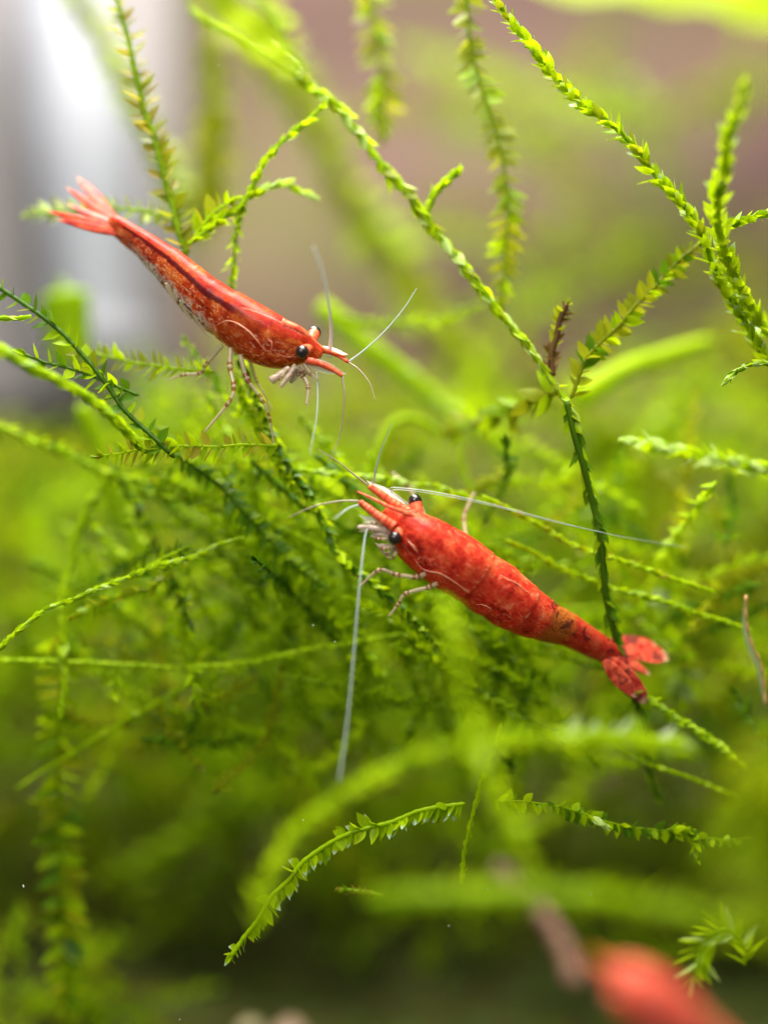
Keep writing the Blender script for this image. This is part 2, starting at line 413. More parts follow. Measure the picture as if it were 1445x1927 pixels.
def leaves_joined(frames, r):
    Vs, Fs, n = [], [], 0
    for (pos, d, side, nr, ln, wd) in frames:
        lv, lf = LEAF[r.randrange(LEAFV)]
        Vs.append(pos+lv[:, :1]*d*ln+lv[:, 1:2]*side*wd+lv[:, 2:3]*nr*ln)
        Fs.extend([tuple(i+n for i in f) for f in lf]); n += len(lv)
    return np.vstack(Vs), Fs

def add_leaves(frames, parent, off, mats, r):
    for i, (pos, d, side, nr, ln, wd) in enumerate(frames):
        mat = mats[r.randrange(len(mats))]
        o = bpy.data.objects.new('leaf', leaf_mesh(r.randrange(LEAFV), mat)); C.objects.link(o); o.parent = parent
        q = pos-off
        o.matrix_basis = Matrix(((d[0]*ln, side[0]*wd, nr[0]*ln, q[0]), (d[1]*ln, side[1]*wd, nr[1]*ln, q[1]), (d[2]*ln, side[2]*wd, nr[2]*ln, q[2]), (0, 0, 0, 1)))

seed = [0]
def wob(p, amp):
    n = len(p); k = rng.normal(size=(max(3, n//7), 3))*amp
    x = np.linspace(0, len(k)-1, n)
    return p+np.stack([np.interp(x, np.arange(len(k)), k[:, j]) for j in range(3)], 1)

GRP = 'moss strands'
def strand(label, pts, style='pin', mats=('mid',), stem='mid', r0=0.015, r1=0.006, single=True, scale=1.0, branches=(), flip=1, cat='moss'):
    """pts: (px, py, depth) from base to tip. branches: dicts with pts, style ..."""
    seed[0] += 1; r = random.Random(seed[0]*31)
    W = [P(*q) for q in pts]; p = spline(W, max(14, int(12*len(W)))); p = wob(p, 0.006*scale)
    off = W[0]; root = empty('moss_strand', off); tag(root, label, cat, GRP)
    q = np.linspace(0, 1, len(p)); bump = 1+0.12*np.sin(np.arange(len(p))*2.1)
    rr = (r0*(1-q)+r1*q)*bump*scale; rr[0] *= 0.35; rr[-1] *= 0.3; rr[-2] *= 0.75
    Vt, Ft = tube_np(p-off, rr, 7)
    part('stem', mesh_np('stem', Vt, Ft, M[stem]), root)
    def leafing(p, style, mats, par, single, scale, flip):
        fr = leaf_frames(p, ST[style], r, scale, flip)
        if single: add_leaves(fr[:300], par, off, mats, r)
        else:
            lv, lf = leaves_joined(fr, r)
            o = part('leaves', mesh_np('leaves', lv-off, lf, M[mats[0]]), par); o['kind'] = 'stuff'
            for mm in mats[1:]: o.data.materials.append(M[mm])
            if len(mats) > 1:
                per = len(LEAF[0][1]); idx = np.repeat([r.randrange(len(mats)) for _ in range(len(lf)//per)], per)
                o.data.polygons.foreach_set('material_index', idx.astype(np.int32))
    if style: leafing(p, style, mats, root, single, scale, flip)
    for b in branches:
        Wb = [P(*x) for x in b['pts']]; pb = wob(spline(Wb, max(10, 9*len(Wb))), 0.005*scale)
        qb = np.linspace(0, 1, len(pb)); rr = (b.get('r', r0*0.8)*(1-qb)+min(r1, b.get('r', r1))*qb)*scale; rr[-1] *= 0.3
        Vt, Ft = tube_np(pb-off, rr, 7)
        bo = part('branch', mesh_np('branch', Vt, Ft, M[b.get('stem', stem)]), root)
        if b.get('style', style): leafing(pb, b.get('style', style), b.get('mats', mats), bo, b.get('single', single), b.get('scale', scale), b.get('flip', flip))
    return root

def D(y, *xy):   # constant depth
    return [(a, b, y) for a, b in xy]
def DD(y0, y1, *xy):
    n = len(xy); return [(a, b, y0+(y1-y0)*i/(n-1)) for i, (a, b) in enumerate(xy)]

# --- upper left
strand('upright strand with amber curled leaves rising behind the upper shrimp to the top edge',
       DD(0.35, 0.55, (352, 480), (325, 390), (303, 310), (283, 230), (255, 130), (238, 55), (220, -20)), 'pinb', ('amber', 'amber', 'olive'), 'mid', 0.022, 0.014, scale=1.3)
strand('feathery strand just behind the tail fan of the upper shrimp',
       DD(0.4, 0.9, (335, 420), (290, 402), (230, 392), (160, 392), (100, 398), (55, 405)), 'pinb', ('olive', 'lime', 'pale'), 'lime', 0.016, 0.008)
strand('bright lime twig climbing from the upright amber strand to the long diagonal stem',
       DD(0.25, 0.35, (350, 458), (410, 418), (462, 375), (490, 320), (530, 268), (572, 232), (612, 198)), 'app', ('lime', 'lime', 'mid'), 'lime', 0.012, 0.008, scale=1.35,
       branches=[dict(pts=DD(0.3, 0.4, (462, 375), (448, 430), (440, 490), (436, 545)), style='fine', mats=('mid', 'lime')),
                 dict(pts=DD(0.3, 0.5, (465, 372), (510, 352), (550, 350), (588, 372)), style='app', mats=('pale', 'lime')),
                 dict(pts=D(0.3, (365, 448), (400, 400), (440, 380)), style='pin', mats=('lime', 'olive'))])
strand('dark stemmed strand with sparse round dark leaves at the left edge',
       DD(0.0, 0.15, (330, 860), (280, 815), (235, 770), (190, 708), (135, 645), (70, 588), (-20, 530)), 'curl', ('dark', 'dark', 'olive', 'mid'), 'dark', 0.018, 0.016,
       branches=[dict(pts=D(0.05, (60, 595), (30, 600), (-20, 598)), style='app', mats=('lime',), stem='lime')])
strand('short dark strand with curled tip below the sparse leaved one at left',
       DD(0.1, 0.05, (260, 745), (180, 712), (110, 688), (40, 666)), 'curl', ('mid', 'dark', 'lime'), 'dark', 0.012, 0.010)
strand('feathery horizontal strand below the white glow shape, pointing left from the hind leg',
       DD(0.2, 0.45, (400, 698), (340, 692), (270, 684), (200, 668), (150, 662)), 'pinb', ('olive', 'lime', 'olive'), 'lime', 0.014, 0.008)
strand('flat feathery frond in sharp focus under the upper shrimp feet',
       DD(0.0, 0.05, (525, 838), (460, 838), (390, 839), (320, 842), (250, 848), (188, 858)), 'pinb', ('olive', 'mid', 'mid', 'amber'), 'lime', 0.011, 0.006, scale=1.0)
strand('thick pale lime blurred stem entering at left below the sparse leaved strand',
       DD(-0.6, -0.1, (-40, 640), (60, 690), (140, 735), (220, 795), (260, 835)), 'app', ('lime',), 'lime', 0.022, 0.014, single=False, scale=1.7)
strand('blurred lime stem from the left edge that ends in dark leafy tip',
       DD(0.9, 0.5, (-30, 795), (90, 838), (190, 885), (260, 905), (340, 930), (430, 965), (520, 1000)), 'loose', ('olive', 'dark', 'mid'), 'lime', 0.024, 0.012, single=False)
strand('bent lime stem curving down to a tall leafy column at far left',
       DD(0.9, 0.4, (212, 880), (165, 960), (135, 1060), (117, 1140), (116, 1240), (120, 1340)), 'app', ('lime',), 'lime', 0.020, 0.012, single=False, scale=1.6)
strand('tall olive column of broad blurred leaves hanging along the left side',
       DD(0.75, 1.2, (116, 1180), (118, 1300), (108, 1420), (112, 1550), (122, 1700), (122, 1830), (130, 1960)), 'big', ('olive', 'mid', 'mid', 'olive', 'dark'), 'mid', 0.018, 0.012, single=True, scale=1.15)
strand('sharp lime strand rising from the left edge across the leafy column',
       DD(-0.05, 0.3, (-15, 1235), (40, 1182), (90, 1146), (180, 1110), (280, 1073), (370, 1045), (450, 1012)), 'app', ('lime', 'lime', 'pale', 'mid'), 'lime', 0.016, 0.012,
       branches=[dict(pts=D(0.3, (250, 1085), (300, 1055), (350, 1030)), style='pin', mats=('mid', 'dark')),
                 dict(pts=D(0.35, (330, 1058), (290, 1105), (215, 1125), (140, 1160)), style='loose', mats=('mid', 'olive'), single=False)])
strand('horizontal lime strand with two drooping side shoots, lower left',
       DD(0.5, 0.5, (-20, 1244), (120, 1246), (250, 1252), (370, 1256), (480, 1244), (590, 1220), (700, 1202), (790, 1188)), 'app', ('lime', 'mid', 'lime'), 'lime', 0.020, 0.012, single=False,
       branches=[dict(pts=D(0.5, (222, 1252), (220, 1280), (214, 1312)), style='loose', mats=('lime',), single=False),
                 dict(pts=D(0.45, (362, 1256), (366, 1290), (374, 1330)), style='loose', mats=('lime', 'mid'), single=False),
                 dict(pts=D(0.7, (372, 1250), (366, 1225), (352, 1190)), style='loose', mats=('lime',), single=False, scale=1.6)])
strand('blurred lime shoot slanting down left beneath the horizontal lime strand',
       DD(0.6, 0.8, (560, 1225), (450, 1255), (345, 1297), (270, 1338), (190, 1385), (120, 1427), (40, 1478)), 'app', ('lime', 'mid'), 'lime', 0.018, 0.016, single=False)
# --- middle
strand('dark leafy strand running down between the two shrimps past the lower antennules',
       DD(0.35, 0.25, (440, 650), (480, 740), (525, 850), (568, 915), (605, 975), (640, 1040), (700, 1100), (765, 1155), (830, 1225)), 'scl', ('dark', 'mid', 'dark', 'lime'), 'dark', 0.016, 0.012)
strand('bright beaded strand passing behind the head of the lower shrimp',
       DD(0.35, 0.45, (560, 885), (640, 893), (720, 900), (800, 912), (880, 935), (940, 955)), 'app', ('lime', 'pale', 'mid'), 'lime', 0.012, 0.010)
strand('smooth lime stem passing left of the lower shrimp head',
       DD(0.4, 0.5, (455, 958), (520, 990), (580, 1018), (640, 1055), (700, 1098)), 'app', ('lime',), 'lime', 0.014, 0.014, single=False, scale=0.8)
strand('fainter lime stem below the smooth lime stem left of the lower shrimp',
       DD(0.8, 0.8, (430, 1000), (510, 1045), (600, 1090), (680, 1125), (740, 1160)), 'loose', ('mid', 'lime'), 'lime', 0.014, 0.012, single=False)
strand('thin leafy strand curving down behind the upper shrimp front legs',
       DD(0.4, 0.3, (430, 690), (470, 770), (510, 850), (560, 930)), 'scl', ('lime', 'mid'), 'lime', 0.012, 0.008)
strand('short dark leafy strand behind the upper shrimp belly',
       DD(0.5, 0.6, (540, 860), (470, 800), (420, 740), (380, 690), (350, 640)), 'loose', ('dark', 'mid'), 'mid', 0.014, 0.01, single=False)
strand('arching lime shoot rising above the lower shrimp back',
       DD(0.9, 1.2, (950, 1000), (905, 940), (872, 880), (862, 820), (868, 770)), 'app', ('lime',), 'lime', 0.02, 0.012, single=False, scale=1.1)
strand('blurred lime blade curving between the upper shrimp mouth and lower shrimp',
       DD(1.2, 1.4, (690, 900), (712, 850), (735, 800), (790, 790), (840, 830)), 'app', ('lime',), 'lime', 0.035, 0.02, single=False, scale=1.2)
strand('leafy strand crossing level under the flat feathery frond',
       DD(0.55, 0.6, (620, 930), (540, 905), (450, 890), (360, 880), (270, 872)), 'pinb', ('mid', 'dark', 'olive'), 'mid', 0.012, 0.008)
strand('dark fringed strand slanting down right through the middle of the tangle',
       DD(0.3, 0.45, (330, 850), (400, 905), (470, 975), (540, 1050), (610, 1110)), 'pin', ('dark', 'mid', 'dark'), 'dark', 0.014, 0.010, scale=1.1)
strand('lime fringed strand rising steeply left of the lower shrimp mouth',
       DD(0.6, 0.5, (560, 1160), (540, 1080), (505, 1000), (480, 920), (470, 850)), 'pin', ('lime', 'mid'), 'lime', 0.012, 0.008)
strand('short lime strand below the lower shrimp front legs',
       DD(0.35, 0.3, (900, 1290), (830, 1240), (770, 1190), (720, 1150), (660, 1130)), 'scl', ('lime', 'mid'), 'lime', 0.012, 0.008)
strand('feathery green strand fanning out above the lower shrimp tail',
       DD(0.7, 0.8, (1300, 1250), (1240, 1190), (1190, 1140), (1120, 1060), (1070, 990)), 'pinb', ('mid', 'lime', 'olive'), 'mid', 0.012, 0.008)
# --- the long diagonal
strand('long bright diagonal stem crossing the upper middle and turning dark down the right side',
       [(360, 20, 1.5), (450, 65, 1.1), (540, 120, 0.75), (620, 192, 0.45), (700, 282, 0.4), (780, 390, 0.35), (860, 490, 0.3), (930, 580, 0.25), (990, 650, 0.2), (1045, 722, 0.15), (1075, 775, 0.1)],
       'app', ('lime', 'lime', 'pale', 'olive'), 'lime', 0.016, 0.010, scale=1.9,
       branches=[dict(pts=D(0.35, (795, 405), (820, 365), (860, 325)), style='app', mats=('lime',), scale=1.5),
                 dict(pts=[(1068, 755, 0.1), (1082, 820, 0.1), (1098, 880, 0.12), (1113, 950, 0.15), (1125, 1010, 0.15), (1138, 1100, 0.2), (1150, 1180, 0.25), (1178, 1270, 0.35), (1205, 1360, 0.45), (1235, 1500, 0.6)], style='hook', mats=('dark', 'mid', 'dark'), stem='dark', scale=1.15),
                 dict(pts=D(0.2, (1038, 705), (1042, 650), (1052, 605), (1064, 570)), style='pin', mats=('olive', 'brown'), stem='brown', scale=0.8),
                 dict(pts=DD(0.2, 1.0, (1050, 735), (980, 765), (900, 800), (840, 815)), style='loose', mats=('olive', 'mid'), stem='olive', single=False)])
strand('dusky strand with brown stem section slanting up right to the crossing stems',
       DD(0.15, 0.3, (1075, 750), (1100, 680), (1145, 630), (1205, 565), (1265, 505), (1318, 455)), 'pin', ('olive', 'mid', 'dark', 'olive'), 'olive', 0.012, 0.009, scale=1.25)
# --- upper right
strand('sharp spiky arching strand with painted glints on the leaf tips across the upper right',
       DD(0.2, 0.0, (1450, 690), (1400, 600), (1352, 520), (1325, 455), (1285, 385), (1228, 318), (1180, 262), (1120, 208), (1050, 148), (1000, 88), (950, 25), (915, -25)), 'scl', ('lime', 'glint', 'glint', 'mid', 'lime', 'olive', 'glint'), 'mid', 0.014, 0.010, scale=1.3)
strand('olive strand with dull leaves hanging from the top edge in the upper middle',
       DD(0.55, 0.75, (872, -25), (880, 60), (905, 160), (933, 250), (950, 335), (955, 420), (948, 500), (943, 570)), 'pinb', ('olive', 'mid', 'olive'), 'mid', 0.012, 0.009, scale=1.3)
strand('thick glowing yellow lime shoot standing upright at the right edge',
       [(1460, 640, 0.2), (1400, 560, 0.1), (1368, 490, 0.0), (1350, 420, -0.2), (1355, 340, -0.45), (1375, 250, -0.7), (1398, 165, -0.9)], 'scl', ('lime', 'yellow', 'yellow', 'glint'), 'yellow', 0.016, 0.018, scale=1.5)
strand('short spiky side shoot leaving the right edge above the crossing stems',
       DD(0.0, 0.05, (1340, 442), (1390, 415), (1460, 398)), 'scl', ('mid', 'lime'), 'mid', 0.011, 0.008)
strand('small curled bright tip poking in from the right edge',
       DD(0.0, -0.05, (1470, 690), (1430, 686), (1395, 694), (1364, 718)), 'app', ('lime', 'pale', 'dark'), 'lime', 0.016, 0.010)
strand('blurred bright feathery strand lying level at the right edge',
       DD(-0.5, -0.3, (1470, 885), (1390, 872), (1310, 852), (1240, 838), (1185, 830)), 'scl', ('lime', 'pale'), 'lime', 0.016, 0.010, scale=1.35)
strand('yellow green strand with brown tips above the back of the lower shrimp',
       DD(0.3, 0.35, (905, 935), (960, 960), (1020, 990), (1080, 1028), (1180, 1058), (1260, 1086), (1335, 1110)), 'app', ('lime', 'amber', 'lime'), 'lime', 0.015, 0.012)
strand('lime strand behind the lower shrimp tail ending at the brown dead leaf',
       DD(0.35, 0.4, (950, 1015), (1040, 1062), (1130, 1100), (1240, 1132), (1330, 1160), (1408, 1185)), 'app', ('lime', 'mid'), 'lime', 0.016, 0.012)
# --- lower right
strand('arching lime shoot in sharp focus with hanging pointed leaves, lower middle',
       DD(0.05, -0.05, (872, 1512), (810, 1522), (740, 1545), (650, 1572), (580, 1617), (520, 1682), (470, 1750), (430, 1802)), 'hang', ('lime', 'glint', 'glint', 'mid', 'glint'), 'lime', 0.012, 0.015, scale=1.1)
strand('slim smooth lime needle standing between the two lower shoots',
       DD(0.1, 0.0, (866, 1665), (874, 1600), (890, 1530), (915, 1450), (942, 1368)), 'app', ('lime',), 'lime', 0.020, 0.006, scale=0.8)
strand('thin spiky shoot with a bright bud hanging level at lower right',
       DD(0.05, 0.25, (930, 1506), (1010, 1510), (1070, 1522), (1130, 1542), (1200, 1560), (1290, 1570), (1400, 1582)), 'hang', ('mid', 'lime', 'dark'), 'mid', 0.009, 0.007, scale=0.85,
       branches=[dict(pts=D(0.0, (1095, 1530), (1115, 1540), (1140, 1552)), style='app', mats=('pale', 'lime'), scale=1.1),
                 dict(pts=D(0.2, (1255, 1560), (1300, 1568), (1310, 1620)), style='scl', mats=('lime', 'mid'))])
strand('dark edged strand under the lower shrimp belly, slanting down right',
       DD(0.4, 0.4, (800, 1205), (860, 1270), (910, 1305), (990, 1360), (1080, 1400)), 'scl', ('mid', 'dark', 'lime'), 'lime', 0.013, 0.010)
strand('lime strand slanting down right from the lower shrimp tail fan',
       DD(0.3, 0.4, (1180, 1285), (1230, 1322), (1310, 1378), (1400, 1440)), 'scl', ('mid', 'lime'), 'lime', 0.014, 0.010, scale=0.9)
strand('plain lime stem slanting right beneath the blurred arch',
       DD(0.5, 0.5, (1150, 1400), (1215, 1435), (1290, 1462), (1385, 1497)), 'app', ('lime',), 'lime', 0.014, 0.012, single=False, scale=0.8)
strand('blurred dark knot of mossy twigs left of the blurred upright stem, below the belly',
       DD(0.8, 0.9, (900, 1345), (830, 1335), (770, 1322), (720, 1318)), 'loose', ('mid', 'dark'), 'mid', 0.016, 0.01, single=False,
       branches=[dict(pts=D(0.9, (800, 1330), (770, 1380), (740, 1420)), single=False), dict(pts=D(0.7, (830, 1330), (850, 1280), (880, 1240)), single=False)])
# --- foreground blur
strand('broad blurred arch of stem sweeping across the lower right foreground',
       DD(-1.7, -1.35, (485, 1760), (505, 1650), (560, 1560), (660, 1482), (790, 1425), (950, 1393), (1100, 1388), (1200, 1396), (1290, 1412)), 'loose', ('mid', 'lime'), 'lime', 0.022, 0.016, single=False, scale=1.35,
       branches=[dict(pts=D(-1.0, (1060, 1390), (1160, 1385), (1280, 1400)), style='big', mats=('grey', 'mid'), single=False, scale=0.8)])
strand('blurred upright lime stem in front of the lower shrimp belly',
       DD(-1.5, -1.9, (835, 1130), (850, 1200), (868, 1290), (900, 1400), (940, 1510), (1000, 1630)), 'loose', ('lime',), 'lime', 0.024, 0.020, single=False, scale=1.4)
strand('blurred thick green bar lying level across the lower right foreground',
       DD(-2.1, -2.5, (690, 1695), (760, 1685), (900, 1680), (1060, 1682), (1210, 1700), (1350, 1730), (1480, 1775)), 'loose', ('mid', 'lime'), 'mid', 0.026, 0.028, single=False, scale=1.6,
       branches=[dict(pts=D(-0.2, (720, 1684), (690, 1680), (640, 1676)), style='fine', mats=('mid', 'amber'), single=False, scale=0.9, r=0.008)])
strand('blurred green mass at the lower right edge',
       DD(-3.4, -3.2, (1520, 1400), (1450, 1470), (1420, 1560), (1430, 1660), (1500, 1760)), 'big', ('mid', 'olive'), 'mid', 0.03, 0.03, single=False, scale=1.2)
strand('rounded fern like tuft with fanned pale leaflets in the lower right corner',
       DD(-0.3, -0.4, (1400, 1815), (1395, 1775), (1365, 1752), (1330, 1765), (1312, 1800), (1308, 1838)), 'fan', ('lime', 'lime', 'mid', 'pale'), 'lime', 0.014, 0.010)
# --- blurred behind
strand('blurred dull strand hanging from the top edge left of the upper middle',
       DD(1.3, 1.2, (690, -30), (705, 60), (722, 150), (718, 250)), 'big', ('olive', 'mid'), 'olive', 0.018, 0.012, single=False)
strand('pale green faint upright strand behind the lime twig',
       DD(3.2, 3.0, (400, 60), (404, 180), (398, 300), (390, 420)), 'big', ('olive',), 'olive', 0.05, 0.05, single=False, scale=1.4)
strand('faint dark strand at the top edge above the diagonal stem',
       DD(2.4, 2.0, (480, -30), (510, 40), (540, 110)), 'big', ('olive', 'mid'), 'mid', 0.04, 0.03, single=False, scale=1.2)
strand('wide faint green band slanting behind the long diagonal stem',
       DD(4.6, 5.4, (470, 60), (560, 190), (640, 330), (720, 460), (800, 600), (900, 700)), 'big', ('lime', 'olive'), 'olive', 0.05, 0.04, single=False, scale=2.2)
strand('faint pale strand leaning across the white tube at the top left',
       DD(3.5, 3.0, (120, -40), (180, 60), (250, 190), (310, 320), (370, 440)), 'big', ('olive', 'pale'), 'olive', 0.05, 0.05, single=False, scale=1.3)
strand('blurred lime blade fanning right from the crossing in the right middle',
       DD(1.6, 2.0, (1085, 745), (1150, 705), (1240, 670), (1340, 645)), 'app', ('lime', 'olive'), 'lime', 0.06, 0.03, single=False, scale=1.8)
strand('blurred level green strand right of the upper shrimp feelers',
       DD(1.4, 1.3, (640, 600), (720, 612), (810, 605), (900, 575)), 'loose', ('mid', 'lime'), 'mid', 0.022, 0.012, single=False, scale=1.1)
strand('pale blurred strand running down right behind the upper shrimp feelers',
       DD(2.0, 2.2, (600, 570), (680, 640), (770, 710), (860, 780), (960, 850)), 'loose', ('lime', 'pale'), 'lime', 0.06, 0.04, single=False, scale=1.5)
strand('round pale green blurred bud in front of the white glow shape foot',
       DD(2.4, 2.4, (130, 690), (128, 620), (122, 545)), 'loose', ('lime', 'pale'), 'lime', 0.10, 0.12, single=False, scale=1.8)
strand('blurred upright green strand right of the dark part of the diagonal stem',
       DD(1.8, 1.6, (1170, 860), (1175, 960), (1168, 1060), (1175, 1160)), 'big', ('lime', 'mid'), 'lime', 0.03, 0.02, single=False)
strand('blurred leafy strand behind the upper lobe of the lower shrimp tail fan',
       DD(1.0, 1.1, (1250, 1090), (1265, 1170), (1280, 1250), (1270, 1350)), 'big', ('grey', 'mid', 'lime'), 'mid', 0.018, 0.012, single=False)
strand('blurred level lime stem crossing behind the narrow part of the lower shrimp',
       DD(1.3, 1.2, (1000, 1160), (1100, 1150), (1200, 1152), (1320, 1140)), 'app', ('lime',), 'lime', 0.03, 0.02, single=False, scale=1.2)
strand('blurred lime stem in the left middle forking down from the bent stem',
       DD(1.6, 1.8, (150, 760), (190, 850), (225, 960), (265, 1060)), 'app', ('olive', 'lime'), 'lime', 0.05, 0.035, single=False, scale=1.5)
strand('faint lime stem rising right in the left middle above the horizontal strand',
       DD(1.2, 1.2, (365, 1240), (410, 1190), (460, 1145), (500, 1110)), 'app', ('lime',), 'lime', 0.02, 0.015, single=False)

# broad yellow green leaves at the top edge, close to the camera
def broad_leaf(label, pts, widths, mat, nrm_v, off=None):
    W = [P(*q) for q in pts]; p = spline(W, 30); T = tangents(p); L = len(p)
    wd = np.interp(np.linspace(0, 1, L), np.linspace(0, 1, len(widths)), widths)
    nv = nrm(np.array(nrm_v, float)); S = nrm(np.cross(T, nv)); Nn = np.cross(S, T)
    V = []; m = 11
    for sgn in (1, -1):
        for i in range(L):
            for k in range(m):
                s = -1+2*k/(m-1)
                z = 0.22*wd[i]*s*s+0.02*math.sin(i*0.9+k)+sgn*0.012*(1-s*s)
                V.append(p[i]+S[i]*s*wd[i]+Nn[i]*z)
    F = []
    for q in range(2):
        b = q*L*m
        for i in range(L-1):
            for k in range(m-1):
                f = (b+i*m+k, b+i*m+k+1, b+(i+1)*m+k+1, b+(i+1)*m+k)
                F.append(f if q == 0 else f[::-1])
    root = empty('broad_leaf', W[0]); V = np.array(V)-W[0]
    part('blade', mesh_np('blade', V, F, M[mat]), root)
    Vt, Ft = tube_np(p-W[0]-Nn*0.02, 0.02+0.02*np.linspace(1, 0, L), 6); part('midrib', mesh_np('midrib', Vt, Ft, M['lime']), root)
    tag(root, label, 'leaf'); return root
broad_leaf('broad yellow green blurred leaf across the top right edge', DD(-2.0, -2.0, (880, -75), (1040, -60), (1200, -60), (1360, -40), (1560, 20)), [U(30), U(85), U(110), U(120), U(110)], 'yellow', (0.1, -1.0, 0.6))
broad_leaf('narrow yellow green blurred leaf at the top edge left of centre', DD(-2.3, -1.2, (330, -150), (380, -50), (430, 30), (490, 85), (570, 135)), [U(60), U(95), U(90), U(62), U(8)], 'yellow', (0.1, -1.0, 0.5))

# dead leaf with an orange rim at the right edge
W = [P(*q) for q in DD(0.3, 0.35, (1403, 1120), (1404, 1170), (1415, 1215), (1432, 1255), (1440, 1330))]
root = empty('dead_leaf', W[0])
p = spline(W, 30); T = tangents(p); S = nrm(np.cross(T, np.array([0.3, -1, 0.1]))); wd = 0.05*np.sin(np.linspace(0.15, 2.9, 30))
V = []; 
for i in range(30):
    for k in range(5):
        s = k/4; V.append(p[i]-W[0]+S[i]*(-s)*wd[i]*-1+np.array([0, 0.03*math.sin(s*3), 0]))
F = [(i*5+k, i*5+k+1, (i+1)*5+k+1, (i+1)*5+k) for i in range(29) for k in range(4)]
part('blade', mesh_np('blade', V, F, M['grey']), root)
Vt, Ft = tube_np(p-W[0], 0.009+0.004*np.sin(np.arange(30)*1.7), 6); part('rim', mesh_np('rim', Vt, Ft, simple('dead_orange', (0.30, 0.14, 0.03), 0.6, (14, (0.62, 0.34, 0.12)))), root)
tag(root, 'withered leaf with an orange brown rim at the right edge', 'leaf')

# the mass of moss behind
def mass(name, label, n, xr, yr, ztop, zbot, lsc, seedv, matnames, up=0.35, lean=None):
    r = random.Random(seedv); Vs, Fs, nn = [], [], 0; idx = []
    for q in range(n):
        y = r.uniform(*yr); s = (DIST+y)/DIST
        px = r.uniform(*xr); top = ztop(px); py = top+(zbot-top)*r.random()
        b = P(px, py, y); a = r.uniform(0, 6.283); L = r.uniform(0.9, 2.4)*lsc
        d = nrm(np.array([math.cos(a), 0.5*r.uniform(-1, 1), math.sin(a)*0.8+up*r.random()]))
        if lean is not None: d = nrm(np.array(lean)*r.choice((1, 1, 1, -1))+0.55*d); L *= 1.5
        d2 = nrm(d+0.6*np.array([r.uniform(-1, 1), r.uniform(-1, 1), r.uniform(-1, 0.6)]))
        p = spline([b-d*L*0.5, b, b+d2*L*0.5], 14)
        if p[:, 2].min() < GZ+0.1: p[:, 2] += GZ+0.1-p[:, 2].min()
        tv, tf = tube_np(p, np.linspace(0.03, 0.015, 14)*lsc, 5); mi = r.randrange(len(matnames))
        Vs.append(tv); Fs.extend([tuple(i+nn for i in f) for f in tf]); idx += [mi]*len(tf); nn += len(tv)
        fr = leaf_frames(p, ST['loose'], r, 1.9*lsc, 1, True)
        lv, lf = leaves_joined(fr, r); Vs.append(lv); Fs.extend([tuple(i+nn for i in f) for f in lf]); idx += [mi]*len(lf); nn += len(lv)
    m = mesh_np(name, np.vstack(Vs), Fs)
    for k in matnames: m.materials.append(M[k])
    m.polygons.foreach_set('material_index', np.array(idx, np.int32))
    o = bpy.data.objects.new(name, m); C.objects.link(o); tag(o, label, 'moss', kind='stuff'); return o
def top_a(px): return np.interp(px, [-300, 0, 300, 500, 700, 900, 1100, 1400, 1800], [760, 790, 800, 720, 700, 740, 760, 720, 700])
def top_b(px): return np.interp(px, [-300, 0, 300, 500, 800, 1100, 1500], [1150, 1150, 980, 860, 880, 880, 860])
mass('moss_thicket', 'blurred thicket of green moss filling the middle behind both shrimps', 620, (-250, 1700), (3.3, 8.6), top_a, 1600, 1.1, 5, ('far', 'lime', 'mid', 'olive'))
mass('moss_undergrowth', 'tangled moss close behind the shrimps, half out of focus', 150, (150, 1500), (0.6, 2.6), top_b, 1450, 0.55, 9, ('mid', 'dark', 'lime', 'olive'))
def top_c(px): return np.interp(px, [190, 300, 420, 600, 800, 1000], [930, 890, 800, 900, 970, 1110])
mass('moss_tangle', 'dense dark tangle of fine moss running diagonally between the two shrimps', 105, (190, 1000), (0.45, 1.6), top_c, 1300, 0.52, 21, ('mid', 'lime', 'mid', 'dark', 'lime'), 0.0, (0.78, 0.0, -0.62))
mass('moss_tuft', 'soft blurred moss tips crowding the bottom left corner', 30, (-80, 330), (1.6, 3.2), lambda x: 1760+0.25*x, 1990, 0.55, 33, ('olive', 'mid', 'lime', 'far'), 0.9)
mass('moss_carpet', 'low blurred moss growing over the tank bed along the bottom', 75, (-200, 1650), (3.8, 8.5), lambda x: 1560+0.12*x, 2000, 0.8, 13, ('olive', 'mid', 'far'))
mass('moss_growth', 'faint blurred green growth against the back of the tank at the upper right', 34, (760, 1700), (8.0, 11.0), lambda x: 120, 760, 1.5, 17, ('olive', 'far'))

# pebbles on the bed
def pebble(label, px, py, y, rad, col):
    r = random.Random(int(px)); u = 14; v = 9; V = []; F = []
    c = P(px, py, y)
    for j in range(v):
        th = math.pi*j/(v-1)
        for i in range(u):
            a = 2*math.pi*i/u; k = 1+0.12*math.sin(2*a+px)+0.08*math.sin(3*th+a)
            V.append((rad*k*math.sin(th)*math.cos(a)*1.25, rad*k*math.sin(th)*math.sin(a), rad*0.8*k*math.cos(th)))
    for j in range(v-1):
        for i in range(u): F.append((j*u+i, (j+1)*u+i, (j+1)*u+(i+1) % u, j*u+(i+1) % u))
    o = bpy.data.objects.new('pebble', mesh_np('pebble', V, F, simple('pebble_%d' % px, col, 0.6, (4, tuple(min(1, c*1.5) for c in col))))); C.objects.link(o)
    o.location = (c[0], c[1], GZ+rad*0.55); tag(o, label, 'pebble', 'pebbles on the bed')
pebble('pale pink pebble at the bottom edge, the largest of the blurred pebbles', 545, 1915, 2.6, 0.16, (0.26, 0.17, 0.11))
pebble('small orange tan pebble at the bottom edge, lower left', 196, 1893, 2.7, 0.07, (0.5, 0.36, 0.16))
pebble('small dull tan pebble left of the pale pink one', 470, 1890, 2.8, 0.10, (0.33, 0.27, 0.15))

